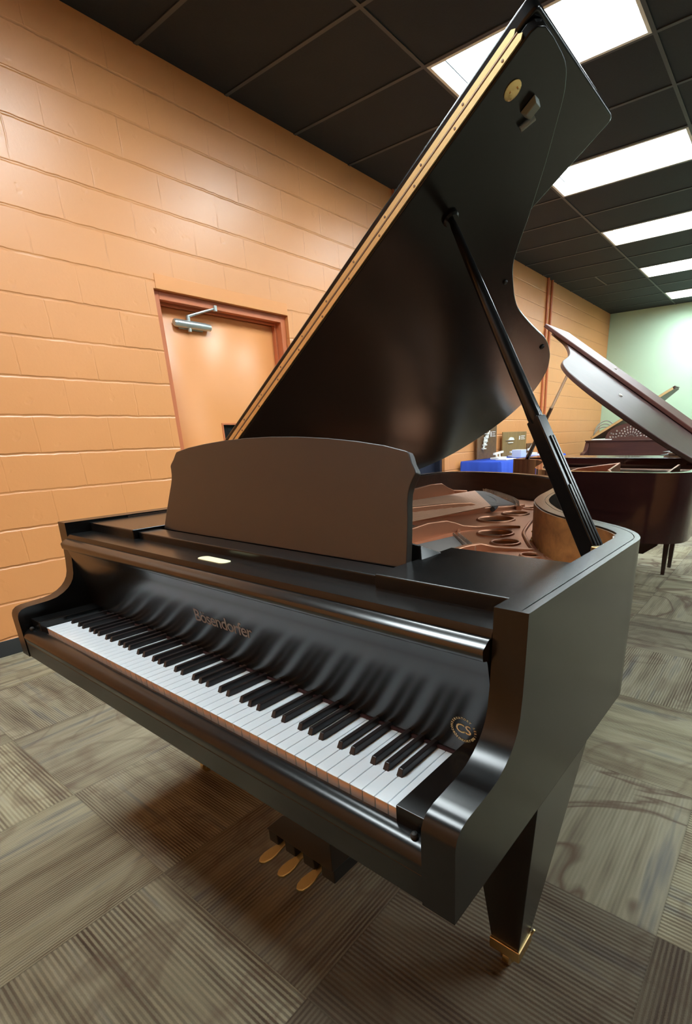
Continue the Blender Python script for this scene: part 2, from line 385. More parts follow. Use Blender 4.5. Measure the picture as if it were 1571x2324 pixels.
# door closer, mounted on the leaf
dc = empty('door_closer', 'silver hydraulic door closer with folding arm above the orange door', 'door closer', (-0.13, 0.95, 1.93))
mb = MB(); fn = lambda a, b, h: (0.032 + b, h, a)
mb.lathe([(0.018, -0.145), (0.024, -0.138), (0.026, -0.12), (0.026, 0.10), (0.023, 0.115), (0.023, 0.135), (0.017, 0.142)], 20, fn); mb.build('body', M['silver'], dc, angle=40)
MB().box(0.0, 0.012, -0.10, 0.09, -0.03, 0.03).build('mounting_plate', M['silver'], dc, bevel=0.003)
MB().tube([(0.032, -0.03, -0.045), (0.032, -0.03, 0.055)], 0.013, 14).build('pinion', M['silver'], dc)
MB().tube([(0.032, -0.03, 0.052), (0.075, 0.06, 0.085), (0.10, 0.155, 0.118)], [0.009, 0.008, 0.007], 10).build('arm', M['silver'], dc)
MB().tube([(0.098, 0.155, 0.10), (0.098, 0.155, 0.135)], 0.014, 12).build('arm_joint', M['silver'], dc)
# dark second door
mb = MB(); mb.box(-0.16, -0.04, E0, E0 + 0.05, 0, EZ); mb.box(-0.16, -0.04, E1 - 0.05, E1, 0, EZ); mb.box(-0.16, -0.04, E0 + 0.05, E1 - 0.05, EZ - 0.05, EZ)
d2 = struct(mb.build('door_2', M['navy'], bevel=0.002)); MB().box(-0.17, -0.12, E0 + 0.05, E1 - 0.05, 0.01, EZ - 0.05).build('door_leaf', M['navy'], d2)

# ceiling grid and lights
mb = MB()
xs = [GX + 1.2192 * i for i in range(-1, 9)]
lights = []
for n in (-10, -7, -4, -1, 2, 5, 8):
    for c in ((0, 3) if n > -8 else (0,)): lights.append((xs[1] + c * 1.2192, GY + n * GS, n, c))
for x in xs:
    if 0 < x < XR: mb.box(x - 0.012, x + 0.012, YB, YF, ZC - 0.006, ZC)
n = -14
while GY + n * GS < YF:
    y = GY + n * GS
    if y > YB: mb.box(0, XR, y - 0.012, y + 0.012, ZC - 0.0055, ZC)
    n += 1
yy = GY + 5 * GS
mb.box(0.578, 0.602, yy, yy + GS, ZC - 0.006, ZC)
struct(mb.build('ceiling_grid', M['grid'])).name = 'trim_5'
LAB = ['directly above the raised lid tip', '']
for i, (x, y, nn_, cc_) in enumerate(lights):
    nth = (nn_ + 10) // 3
    if cc_ == 0:
        lab = {2: 'brightest recessed fluorescent panel, partly hidden behind the tip of the black lid', 3: 'recessed fluorescent panel right of the black lid corner, second nearest in the row',
               4: 'long recessed fluorescent panel, third nearest in the row, right of the black lid', 5: 'recessed fluorescent panel, fourth in the row, above the green wall',
               6: 'smallest recessed fluorescent panel, farthest in the row, next to the green wall'}.get(nth, 'recessed fluorescent panel in the near row, behind or above the camera')
    else: lab = 'recessed fluorescent panel in the second row, right of the camera view'
    t = empty('ceiling_light', lab, 'ceiling light', (x + 0.6096, y + 0.3048, ZC), 0, 'recessed ceiling panels')
    f = MB(); a, b = 0.6096 - 0.012, 0.3048 - 0.012
    f.box(-a, a, -b, -b + 0.02, -0.008, -0.0005); f.box(-a, a, b - 0.02, b, -0.008, -0.0005); f.box(-a, -a + 0.02, -b + 0.02, b - 0.02, -0.008, -0.0005); f.box(a - 0.02, a, -b + 0.02, b - 0.02, -0.008, -0.0005)
    f.build('frame', M['whiteplastic'], t)
    h = MB(); h.box(-a, a, -b, -b + 0.004, 0.0005, RECESS); h.box(-a, a, b - 0.004, b, 0.0005, RECESS); h.box(-a, -a + 0.004, -b + 0.004, b - 0.004, 0.0005, RECESS); h.box(a - 0.004, a, -b + 0.004, b - 0.004, 0.0005, RECESS)
    h.build('housing', M['housing'], t)
    MB().box(-a + 0.02, a - 0.02, -b + 0.02, b - 0.02, RECESS - 0.006, RECESS - 0.002).build('diffuser', M['lamp'], t)

# ------------------------------------------------------------------ black grand piano
PZ = 0.692           # white key top
XL, XI0, XI1, XO = -0.110, -0.062, 1.287, 1.335
ZB, ZT = 0.605, 0.953
piano = empty('grand_piano', 'black satin grand piano with raised lid and open keyboard, largest and nearest piano', 'piano', (1.9518, -0.9910, 0), -0.0154)

def arm_z(y):
    T = [(-0.042, 0.716), (-0.0405, 0.725), (-0.037, 0.733), (-0.029, 0.740), (-0.015, 0.744), (0.0, 0.745), (0.04, 0.748), (0.06, 0.752), (0.079, 0.761), (0.093, 0.771), (0.103, 0.782),
         (0.111, 0.795), (0.116, 0.81), (0.120, 0.84), (0.1225, 0.875), (0.1243, 0.92), (0.1255, 0.953), (9, 0.953)]
    for (a, za), (b, zb) in zip(T, T[1:]):
        if y <= b: return za + (zb - za) * max(0, (y - a) / (b - a))
arm_ys = [-0.042, -0.0405, -0.037, -0.029, -0.015, 0.0, 0.02, 0.04, 0.06, 0.079, 0.093, 0.103, 0.111, 0.116, 0.120, 0.1225, 0.1243, 0.1255, 0.156]
curve = [(1.335, 0.50), (1.335, 0.60), (1.334, 0.655), (1.318, 0.705), (1.291, 0.747), (1.254, 0.785), (1.205, 0.822), (1.15, 0.864), (1.10, 0.908), (1.045, 0.968),
         (1.00, 1.035), (0.965, 1.095), (0.93, 1.175), (0.903, 1.27), (0.88, 1.39), (0.853, 1.52), (0.822, 1.65), (0.782, 1.76), (0.727, 1.86), (0.648, 1.95), (0.56, 2.025),
         (0.45, 2.085), (0.33, 2.13), (0.20, 2.155), (0.07, 2.158), (-0.03, 2.135), (-0.085, 2.085), (-0.110, 2.0), (-0.110, 1.85)]
cs = [(p.x, p.y) for p in spline([(a, b, 0) for a, b in curve], 4)]
outer = [(XO, y) for y in arm_ys + [0.3, 0.42]] + cs + [(XL, 1.4), (XL, 0.8), (XL, 0.3)] + [(XL, y) for y in arm_ys[::-1]]
def offset_path(P, dfun):
    out = []
    for i, p in enumerate(P):
        a = Vector(P[max(i - 1, 0)]); b = Vector(P[min(i + 1, len(P) - 1)]); t = (b - a).normalized()
        nrm = Vector((-t.y, t.x)); out.append((p[0] + nrm.x * dfun(i), p[1] + nrm.y * dfun(i)))
    return out
TH = [0.048 if abs(p[1]) < 0.7 else 0.042 for p in outer]
sect = lambda off: offset_path(outer, lambda i: off if off < 0.02 else TH[i] * (off if off <= 1 else 1))
def rim_obj():
    # stations with offsets from the outer face; a fine shadow line runs along the top
    nA = len(arm_ys)
    offs = [0.0, 0.0, 0.0110, 0.0112, 0.0126, 0.0128, 1.0, 1.0]
    paths = [offset_path(outer, (lambda i, o=o: TH[i] if o == 1.0 else o)) for o in offs]
    vs = []; n = len(outer)
    for i in range(n):
        y = outer[i][1]; zt = arm_z(y) if (i < nA or i >= n - nA) else ZT
        gz = 0.0022 if y >= 0.155 else 0.0
        zs = [ZB, zt, zt, zt - gz, zt - gz, zt, zt, ZB]
        for j in range(8): vs.append((paths[j][i][0], paths[j][i][1], zs[j]))
    fs = []
    for i in range(n - 1):
        for j in range(8): fs.append((i * 8 + j, i * 8 + (j + 1) % 8, (i + 1) * 8 + (j + 1) % 8, (i + 1) * 8 + j))
    fs += [tuple(range(8)), tuple((n - 1) * 8 + j for j in range(8))]
    o = MB().add(vs, fs).build('case_rim', M['black'], piano, angle=40)
    b = o.modifiers.new('bevel', 'BEVEL'); b.width = 0.0022; b.segments = 2; b.limit_method = 'ANGLE'; b.angle_limit = R(60); b.harden_normals = True
    # wood-faced inside
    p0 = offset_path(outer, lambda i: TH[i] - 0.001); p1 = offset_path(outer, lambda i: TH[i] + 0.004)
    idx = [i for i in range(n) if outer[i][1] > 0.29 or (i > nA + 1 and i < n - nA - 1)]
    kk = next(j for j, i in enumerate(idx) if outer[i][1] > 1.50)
    for part, nm, mt, lb in ((idx[:kk + 1], 'inner_rim_facing', 'wood', 'golden brown wood facing inside the treble side of the rim'), (idx[kk:], 'inner_rim_facing', 'wood_shaded', 'brown wood facing inside the tail and bass side, darkened by painted lid shade')):
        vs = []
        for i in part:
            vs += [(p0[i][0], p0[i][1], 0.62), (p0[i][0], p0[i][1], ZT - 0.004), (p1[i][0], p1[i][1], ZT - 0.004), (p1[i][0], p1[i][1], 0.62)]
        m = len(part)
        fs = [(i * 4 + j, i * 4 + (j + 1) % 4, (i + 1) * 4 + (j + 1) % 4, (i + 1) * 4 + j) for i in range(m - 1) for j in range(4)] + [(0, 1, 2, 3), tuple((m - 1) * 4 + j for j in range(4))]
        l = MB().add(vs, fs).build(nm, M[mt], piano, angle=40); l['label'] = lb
    return p1, idx
inner_path, inner_idx = rim_obj()
inner_poly = [inner_path[i] for i in inner_idx]
# bottom: key bed and beams closing the belly
XY = lambda z0: (lambda a, b, d: (a, b, d))
MB().box(XI0, XI1, -0.0402, 0.42, ZB + 0.0005, 0.650).build('key_bed', M['black'], piano, bevel=0.002)
mb = MB(); pr = [(-0.004, 0.6505), (-0.0402, 0.6505), (-0.0407, 0.655), (-0.0415, 0.660), (-0.0415, 0.664), (-0.0395, 0.6705), (-0.0355, 0.676), (-0.030, 0.680), (-0.024, 0.6825), (-0.017, 0.6835), (-0.011, 0.6835), (-0.0085, 0.682), (-0.008, 0.678), (-0.008, 0.66), (-0.004, 0.655)]; mb.prism(pr, XI0, XI1, lambda a, b, d: (d, a, b)); mb.build('key_slip', M['black'], piano, angle=50)
for x in (-0.045, 1.262): MB().lathe([(0.004, 0.680), (0.0055, 0.6865), (0.004, 0.690), (0.001, 0.6915)], 12, lambda a, b, h, x=x: (x + a, -0.022 + b, h)).build('slip_stud', M['rubber'], piano)
MB().box(1.2265, XI1, -0.014, 0.150, 0.63, 0.710).build('cheek_block', M['black'], piano, bevel=0.0015)
MB().box(XI0, -0.0015, -0.014, 0.150, 0.63, 0.710).build('cheek_block', M['black'], piano, bevel=0.0015)
# keys
KW = 1.225 / 52
wk = MB(); wk.box(0.0004, KW - 0.0006, 0.0, 0.20, 0.667, PZ)
k0 = wk.build('white_key', [M['ivory'], M['keywood']], piano, bevel=0.0011, seg=2)
for p in k0.data.polygons:
    if p.normal.y < -0.9: p.material_index = 1
# a slightly overhanging key top
me = k0.data; bm = bmesh.new(); bm.from_mesh(me)
g_ = bmesh.ops.create_cube(bm, size=1.0, matrix=Matrix.Translation((KW / 2, 0.0995, PZ - 0.001)) @ Matrix.Diagonal((KW - 0.0009, 0.2012, 0.0024, 1)))
bm.to_mesh(me); bm.free()
for i in range(1, 52):
    c = k0.copy(); C.objects.link(c); c.location = (i * KW, 0, 0)
bw, bt, bh = 0.0062, 0.0043, 0.0115
b0 = MB().hexa([(-bw, 0.050, PZ - 0.004), (bw, 0.050, PZ - 0.004), (bw, 0.19, PZ - 0.004), (-bw, 0.19, PZ - 0.004)],
               [(-bt, 0.0565, PZ + bh), (bt, 0.0565, PZ + bh), (bt, 0.19, PZ + bh), (-bt, 0.19, PZ + bh)]).build('black_key', M['ebony'], piano, bevel=0.0012, seg=3)
first = True
letters = 'CDEFGAB'
for i in range(51):
    nm = letters[(i + 5) % 7]      # lowest key is A
    if nm in 'CDFGA':
        off = {'C': -0.0017, 'D': 0.0017, 'F': -0.0022, 'G': 0.0, 'A': 0.0022}[nm]
        x = (i + 1) * KW + off
        if first: b0.location = (x, 0, 0); first = False
        else:
            c = b0.copy(); C.objects.link(c); c.location = (x, 0, 0)
MB().box(-0.001, 1.226, 0.1435, 0.150, 0.685, 0.6975).build('name_felt', M['felt'], piano)['label'] = 'dark red felt strip behind the keys'
# fall board: hollow curved panel with nosing
FB = [(0.1465, 0.6985), (0.1475, 0.715), (0.1465, 0.735), (0.1435, 0.757), (0.139, 0.78), (0.133, 0.805), (0.127, 0.83), (0.1215, 0.855), (0.117, 0.874), (0.1145, 0.880)]
def fb_y(z):
    for (ya, za), (yb, zb) in zip(FB, FB[1:]):
        if z <= zb: return ya + (yb - ya) * (z - za) / (zb - za)
    return FB[-1][0]
prof = FB + [(0.106, 0.8825), (0.1035, 0.885), (0.1025, 0.8975), (0.1045, 0.9005), (0.118, 0.909), (0.121, 0.9095), (0.140, 0.9095), (0.148, 0.88), (0.158, 0.80), (0.165, 0.6985)]
mb = MB(); mb.prism(prof, XI0 + 0.001, XI1 - 0.002, lambda a, b, d: (d, a, b)); fb = mb.build('fall_board', M['fall'], piano, angle=50)
def on_fb(name, s, size, cx_, cz, mat, parent, bold=0, shear=0, spacing=1.0, rot=0.0, eps=0.0006, ctr=None):
    vs, fs = text_mesh(s, size, bold, shear, spacing); out = []
    for (u, v, _) in vs:
        if rot: u, v = u * math.cos(rot) - v * math.sin(rot), u * math.sin(rot) + v * math.cos(rot)
        z = cz + v; out.append((cx_ + u, fb_y(z) - eps, z))
    return out, fs
vs, fs = on_fb('name', 'B\u00f6sendorfer', 0.046, 0.633, 0.792, None, None, 0.0004, 0.25, 0.9)
l = MB().add(vs, fs).build('maker_lettering', M['dullgold'], fb); l['label'] = 'dull brass maker name on the fall board'
mb = MB(); vs, fs = on_fb('cs', 'CS', 0.0235, 1.2325, 0.7420, None, None, 0.0003, 0, 1.0); mb.add(vs, fs)
ring = [('CONSERVATORY SERIES', 200, -42, 1), ('B\u00d6SENDORFER', 212, 325, -1)]
for s_, a0, a1, sg in ring:
    for i, chh in enumerate(s_):
        if chh == ' ': continue
        ang = R(a0 + (a1 - a0) * i / (len(s_) - 1)); rr = 0.0203
        vs, fs = on_fb('r', chh, 0.0054, 1.2325 + rr * math.cos(ang), 0.7420 + rr * math.sin(ang), None, None, 0.0002, 0, 1, (ang - PI / 2) if sg > 0 else (ang + PI / 2)); mb.add(vs, fs)
l = mb.build('series_badge', M['gold'], fb); l['label'] = 'round gold lettered series badge'
# stretcher and pin block front
MB().box(XI0, XI1, 0.165, 0.250, 0.845, 0.872).build('pin_block', M['black'], piano, bevel=0.002)
st = MB(); st.prism([(0.124, 0.914), (0.128, 0.921), (0.206, 0.921), (0.206, 0.905), (0.128, 0.905), (0.124, 0.908)], XI0 + 0.001, XI1 - 0.001, lambda a, b, d: (d, a, b)); st.build('stretcher', M['black'], piano, angle=30)
pl = MB(); L_, R_, y0, y1 = 0.552, 0.652, 0.150, 0.176
pts = [(L_ + 0.013 - 0.013 * math.sin(a), (y0 + y1) / 2 + 0.013 * math.cos(a)) for a in [PI * i / 8 for i in range(9)]] + [(R_ - 0.013 + 0.013 * math.sin(a), (y0 + y1) / 2 - 0.013 * math.cos(a)) for a in [PI * i / 8 for i in range(9)]]
pl.prism(pts, 0.921, 0.9222, lambda a, b, d: (a, b, d)); pl.build('brass_plate', M['gold'], piano)
# side wings (fixed shelves), beam and desk
for x0, x1 in ((1.030, XI1 - 0.001), (XI0 + 0.001, 0.195)):
    MB().box(x0, x1, 0.190, 0.428, 0.908, 0.9455).build('desk_side_board', M['black'], piano, bevel=0.003)
MB().box(0.197, 1.029, 0.203, 0.262, 0.9125, 0.9385).build('desk_rail', M['black'], piano, bevel=0.003)
MB().box(0.197, 1.029, 0.264, 0.425, 0.912, 0.932).build('desk_shelf', M['black'], piano, bevel=0.002)
A = 0.4195
half = [(A, 0.0), (A - 0.006, 0.05), (A - 0.012, 0.09), (A - 0.017, 0.118), (A - 0.0185, 0.134), (A - 0.0165, 0.148), (A - 0.012, 0.160), (A - 0.0075, 0.1695), (A - 0.0095, 0.175), (A - 0.020, 0.188), (A - 0.027, 0.2015), (A - 0.0315, 0.207), (A - 0.04, 0.2095),
        (0.33, 0.219), (0.26, 0.2275), (0.18, 0.2345), (0.09, 0.239)]
outl = half + [(0, 0.2405)] + [(-a, t) for a, t in half[::-1]]
tilt = math.atan2(0.057, 0.204)
dk = MB(); dk.prism(outl, 0.0, 0.017, lambda a, t, d: (0.6125 + a, 0.275 + t * math.sin(tilt) + d * math.cos(tilt), 0.9345 + t * math.cos(tilt) - d * math.sin(tilt)))
dk.build('music_desk', M['black_board'], piano, bevel=0.0022, angle=30)
mb = MB(); mb.hexa([(1.0, 0.30, 0.932), (1.05, 0.30, 0.932), (1.05, 0.40, 0.932), (1.0, 0.40, 0.932)], [(1.0, 0.325, 0.972), (1.028, 0.325, 0.968), (1.04, 0.38, 0.945), (1.0, 0.38, 0.945)]); mb.build('desk_support', M['black'], piano, bevel=0.003)

# legs, casters, lyre
def leg(px, sgn, py):
    # px: bottom centre x, outer side given by sgn
    bx, by = px, py
    b = [(bx + sgn * 0.0335, by - 0.031), (bx - sgn * 0.0335, by - 0.031), (bx - sgn * 0.0335, by + 0.031), (bx + sgn * 0.0335, by + 0.031)]
    t = [(bx + sgn * 0.105, by - 0.170), (bx - sgn * 0.062, by - 0.125), (bx - sgn * 0.062, by + 0.055), (bx + sgn * 0.105, by + 0.060)]
    mid = 0.8
    t = [(q[0], q[1]) for q in t]
    m = MB()
    if sgn < 0: b = b[::-1]; t = t[::-1]
    m.hexa([(q[0], q[1], 0.080) for q in b], [(q[0], q[1], ZB) for q in t])
    lg = m.build('leg', M['black'], piano, bevel=0.002)
    f = MB(); f.box(bx - 0.037, bx + 0.037, by - 0.034, by + 0.034, 0.052, 0.082); f.build('ferrule', M['brass'], lg, bevel=0.002)
    f = MB(); f.tube([(bx - 0.008, by, 0.024), (bx + 0.008, by, 0.024)], 0.024, 20); f.build('caster_wheel', M['brass'], lg)
    for fx0 in (bx - 0.016, bx + 0.0105): MB().box(fx0, fx0 + 0.0055, by - 0.014, by + 0.014, 0.018, 0.054).build('caster_fork', M['brass'], lg)
    f = MB(); f.tube([(bx + sgn * 0.034, by + 0.028, 0.07), (bx + sgn * 0.041, by + 0.034, 0.090)], 0.0028, 8); f.build('brake_screw', M['brass_satin'], lg)
leg(1.230, 1, 0.371); leg(-0.005, -1, 0.371)
# rear leg
lg = MB().hexa([(0.33, 1.70, 0.08), (0.40, 1.70, 0.08), (0.40, 1.77, 0.08), (0.33, 1.77, 0.08)], [(0.28, 1.65, ZB), (0.45, 1.65, ZB), (0.45, 1.82, ZB), (0.28, 1.82, ZB)]).build('leg', M['black'], piano, bevel=0.002)
MB().box(0.328, 0.402, 1.698, 1.772, 0.052, 0.082).build('ferrule', M['brass_satin'], lg, bevel=0.002)
MB().tube([(0.357, 1.735, 0.024), (0.373, 1.735, 0.024)], 0.024, 20).build('caster_wheel', M['brass'], lg)
# belly beams under the plate
mb = MB(); mb.box(0.0, 1.28, 0.55, 0.65, 0.62, 0.74); mb.box(-0.05, 0.85, 1.1, 1.18, 0.62, 0.74); mb.box(0.27, 0.46, 1.2, 1.83, 0.605, 0.74); mb.build('belly_beams', M['oldwood'], piano)
lb = MB(); lb.prism([(0.56, 0.139), (0.56, 0.142), (0.640, 0.226), (0.652, 0.232), (0.810, 0.232), (0.817, 0.225), (0.817, 0.139)], 0.218, 0.335, lambda a, b, d: (a, d, b)); ly = lb.build('lyre_box', M['black_board'], piano, bevel=0.002)
for a_, b_ in ((0.560, 0.597), (0.628, 0.668), (0.700, 0.742), (0.770, 0.817)): MB().box(a_, b_, 0.222, 0.335, 0.097, 0.1395).build('lyre_block', M['rubber'], ly, bevel=0.003)
for x in (0.61, 0.767): MB().tube([(x, 0.29, 0.226), (x, 0.30, ZB + 0.002)], [0.019, 0.017], 16).build('lyre_post', M['black'], ly)
for x in (0.63, 0.747): MB().tube([(x, 0.33, 0.20), (x, 0.62, ZB + 0.02)], 0.005, 8).build('lyre_brace', M['brass'], ly)
def pedal(x, dx):
    pts = [(-0.0085, 0.0), (-0.008, -0.02), (-0.0105, -0.034), (-0.0155, -0.050), (-0.018, -0.064), (-0.0155, -0.078), (-0.007, -0.0865), (0.003, -0.087), (0.0125, -0.082), (0.018, -0.068), (0.018, -0.054), (0.013, -0.038), (0.0095, -0.022), (0.0085, 0.0)]
    top = []; bot = []
    for a, b in pts:
        zc = 0.106 - 0.046 * (-b / 0.085) ** 1.15
        top.append((x + a + dx * (-b / 0.085), 0.262 + b, zc + 0.004)); bot.append((x + a + dx * (-b / 0.085), 0.262 + b, zc - 0.004))
    n = len(pts)
    m = MB().add(top + bot, [tuple(range(n)), tuple(range(n, 2 * n))[::-1]] + [(i, n + i, n + (i + 1) % n, (i + 1) % n) for i in range(n)])
    m.build('pedal', M['pedal'], ly, bevel=0.0028, seg=3)
    MB().box(x - 0.007, x + 0.007, 0.250, 0.300, 0.100, 0.116).build('pedal_arm', M['pedal'], ly, bevel=0.002)
pedal(0.612, -0.040); pedal(0.684, -0.034); pedal(0.756, -0.030)

# lid (hinged on the bass side), folded front flap
AL = R(33.64); HX, HZ = XL, 0.965
def LP(s, y, n): return (HX + s * math.cos(AL) - n * math.sin(AL), y, HZ + s * math.sin(AL) + n * math.cos(AL))
lid_c = [(1.463, 0.66), (1.457, 0.695), (1.435, 0.738), (1.397, 0.783), (1.34, 0.847), (1.288, 0.900), (1.236, 0.952), (1.180, 1.003), (1.133, 1.055), (1.088, 1.135), (1.052, 1.21), (1.025, 1.285), (0.999, 1.40), (0.975, 1.53),
         (0.952, 1.66), (0.905, 1.797), (0.858, 1.89), (0.802, 1.972), (0.705, 2.06), (0.593, 2.118), (0.46, 2.138), (0.336, 2.115), (0.23, 2.075), (0.135, 2.01), (0.06, 1.92), (0.015, 1.83)]
lid_o = [(0.0, 0.564), (1.445, 0.564), (1.457, 0.570), (1.465, 0.586), (1.4655, 0.62)] + [(p.x, p.y) for p in spline([(a, b, 0) for a, b in lid_c], 4)] + [(0.0, 1.72)]
lid = MB().prism(lid_o, 0.0, 0.0165, LP).build('lid', M['black'], piano, bevel=0.003, seg=3, angle=35)
fl_o = [(0.0, 0.562), (1.445, 0.562)] + [(1.459 + 0.013 * math.sin(R(a)), 0.576 - 0.013 * math.cos(R(a))) for a in (20, 45, 70, 90)] + [(1.472, 0.945)] + [(1.457 + 0.015 * math.cos(R(a)), 0.950 + 0.015 * math.sin(R(a))) for a in (0, 30, 60, 90)] + [(0.0, 0.965)]
flap = MB().prism(fl_o, 0.0185, 0.0440, LP).build('lid_flap', M['black'], piano, bevel=0.006, seg=4, angle=35)
for (n0, n1, s1) in ((0.0045, 0.0148, 1.430), (0.0195, 0.0300, 1.4245)):
    lf = MB().prism([(0.01, n0), (s1, n0), (s1 + 0.006, (n0 + n1) / 2), (s1, n1), (0.01, n1)], 0.5605, 0.5642, lambda a, b, d: LP(a, d, b)).build('hinge_leaf', M['brass_satin'], piano)
    mb = MB()
    for i in range(13):
        s_ = 0.05 + i * 0.112 + (0.03 if n0 > 0.01 else 0)
        nn = (n0 + n1) / 2
        if s_ > 1.42: continue
        base = Vector(LP(s_, 0.5605, nn)); u = Vector(LP(1, 0, 0)) - Vector(LP(0, 0, 0)); v = Vector(LP(0, 0, 1)) - Vector(LP(0, 0, 0))
        mb2 = MB().lathe([(0.0026, 0.0), (0.0022, -0.0008), (0.0008, -0.001)], 8, lambda a, b, h, base=base, u=u, v=v: base + u * a + v * b + Vector((0, h, 0)))
        mb2.build('screw', M['dullgold'], lf)
MB().tube([LP(0.01, 0.5615, 0.0172), LP(1.43, 0.5615, 0.0172)], 0.0019, 8).build('hinge_pin', M['dullgold'], piano)
def on_lid(s_, y, n_): return LP(s_, y, -n_)
def lid_disc(name, s_, y, r_, h, mat):
    u = Vector(LP(1, 0, 0)) - Vector(LP(0, 0, 0)); v = Vector((0, 1, 0)); nn = Vector(LP(0, 0, 0)) - Vector(LP(0, 0, 1)); b_ = Vector(LP(s_, y, 0.0005))
    return MB().lathe([(r_, 0), (r_, h * 0.6), (r_ * 0.8, h), (r_ * 0.2, h)], 20, lambda a, b, hh: b_ + u * a + v * b + nn * hh).build(name, mat, lid)
lid_disc('lock_keeper', 1.380, 0.613, 0.0170, 0.003, M['brass']); lid_disc('keeper_screw', 1.376, 0.609, 0.002, 0.005, M['brass_satin']); lid_disc('keeper_screw', 1.388, 0.618, 0.002, 0.005, M['brass_satin'])
mb = MB(); mb.prism([(1.366, 0), (1.400, 0), (1.396, 0.014), (1.372, 0.014)], 0.668, 0.688, lambda a, b, d: LP(a, d, -b)); mb.build('lid_bumper', M['greyrubber'], lid, bevel=0.002)
MB().tube([LP(1.350, 0.693, -0.006), LP(1.378, 0.705, -0.006)], 0.0045, 10).build('lid_bumper', M['greyrubber'], lid)
lid_disc('rubber_button', 0.919, 1.684, 0.010, 0.006, M['rubber']); lid_disc('rubber_button', 1.083, 1.089, 0.007, 0.005, M['rubber'])
lid_disc('prop_socket', 1.158, 0.699, 0.019, 0.010, M['black']); 
MB().tube([(HX, 0.57, HZ - 0.006), (HX, 1.72, HZ - 0.006)], 0.004, 10).build('side_hinge', M['brass_satin'], piano)
# prop stick
pb, pt = Vector((1.272, 0.598, 0.905)), Vector(LP(1.157, 0.700, -0.012))
ax = (pt - pb).normalized(); side = ax.cross(Vector((0.35, 1, 0))).normalized(); dep = ax.cross(side)
def PP(t, a, b): return pb + ax * t + side * a + dep * b
Lp = (pt - pb).length
stick = MB()
for (t0, t1, w0, w1, d0, d1) in ((0.0, 0.33, 0.0195, 0.0165, 0.0155, 0.0135),):
    stick.hexa([PP(t0, -w0, -d0), PP(t0, w0, -d0), PP(t0, w0, d0), PP(t0, -w0, d0)], [PP(t1, -w1, -d1), PP(t1, w1, -d1), PP(t1, w1, d1), PP(t1, -w1, d1)])
stick = stick.build('prop_stick', M['black'], piano, bevel=0.003)
n = 12; stv = []
st2 = MB().tube([PP(0.31, 0, 0), PP(0.335, 0, 0), PP(0.36, 0, 0), PP(0.5, 0, 0), PP(Lp * 0.93, 0, 0), PP(Lp * 0.985, 0, 0), PP(Lp, 0, 0)], [0.012, 0.0165, 0.0155, 0.0140, 0.0095, 0.0085, 0.007], 16)
st2.build('prop_rod', M['black'], stick, angle=60)
# short prop nested in the slot, and slot edges
for a0, t_ in ((0.0085, 0.17), (0.0, 0.28), (-0.0085, 0.28)):
    MB().hexa([PP(0.02, -0.0225, a0 - 0.0030), PP(0.02, -0.0225, a0 + 0.0030), PP(0.02, -0.019, a0 + 0.0030), PP(0.02, -0.019, a0 - 0.0030)],
              [PP(t_, -0.0225 + 0.0093 * t_, a0 * 0.9 - 0.0027), PP(t_, -0.0225 + 0.0093 * t_, a0 * 0.9 + 0.0027), PP(t_, -0.015, a0 * 0.9 + 0.0027), PP(t_, -0.015, a0 * 0.9 - 0.0027)]).build('short_prop', M['black'], stick, bevel=0.001)
MB().tube([PP(0.0, -0.024, 0.0), PP(0.0, 0.024, 0.0)], 0.006, 12).build('prop_pivot', M['brass'], stick)
MB().box(1.262, 1.285, 0.575, 0.590, 0.88, 0.945).build('prop_bracket', M['brass'], piano, bevel=0.003)

# iron plate with openings
PLZ = 0.833
front_y = 0.215
pp = [(x, y) for x, y in inner_poly if y > 0.30]
poly = [(XI1 - 0.006, front_y)] + pp + [(XI0 + 0.006, front_y)]
plate = MB().prism(poly, PLZ - 0.012, PLZ, lambda a, b, d: (a, b, d)).build('iron_plate', M['bronze'], piano, angle=30)
holes = [(1.010, 0.878, 0.027), (0.867, 1.000, 0.040), (0.767, 1.124, 0.056), (0.632, 1.385, 0.068), (0.634, 1.556, 0.050), (0.632, 1.728, 0.034)]
cut = []
for x, y, r_ in holes:
    cut.append(MB().lathe([(r_, 0.78), (r_, 0.88)], 32, lambda a, b, h, x=x, y=y: (x + a, y + b, h)).build('cut', M['bronze']))
# string openings and the gap beside the treble rim
def cutter(pts): return MB().prism(pts, 0.78, 0.88, lambda a, b, d: (a, b, d)).build('cut', M['bronze'])
for c_ in cut: c_.parent = piano
gap_pts = [(1.16, 0.82), (1.10, 0.86), (1.04, 0.92), (0.99, 0.985), (0.945, 1.06), (0.915, 1.12)]
g1 = [(x - 0.005, y - 0.045) for x, y in gap_pts] + [(x - 0.030, y - 0.075) for x, y in gap_pts[::-1]]
bool_cut(plate, cut)
for x, y, r_ in holes:
    mb = MB(); prf = [(r_ - 0.001, -0.002), (r_ - 0.001, 0.004), (r_ + 0.003, 0.0065), (r_ + 0.007, 0.0055), (r_ + 0.0095, 0.001), (r_ + 0.0095, -0.001)]
    n = 40; vs = []; fs = []
    for (rr, h) in prf: vs += [(x + rr * math.cos(2 * PI * j / n), y + rr * math.sin(2 * PI * j / n), PLZ + h) for j in range(n)]
    for i in range(len(prf) - 1): fs += [(i * n + j, i * n + (j + 1) % n, (i + 1) * n + (j + 1) % n, (i + 1) * n + j) for j in range(n)]
    mb.add(vs, fs).build('hole_rim', M['bronze'], plate, angle=80)
sb = MB().prism([(x, y) for x, y in inner_poly if y > 0.40], 0.765, 0.775, lambda a, b, d: (a, b, d)); sb.build('soundboard', M['board'], piano)
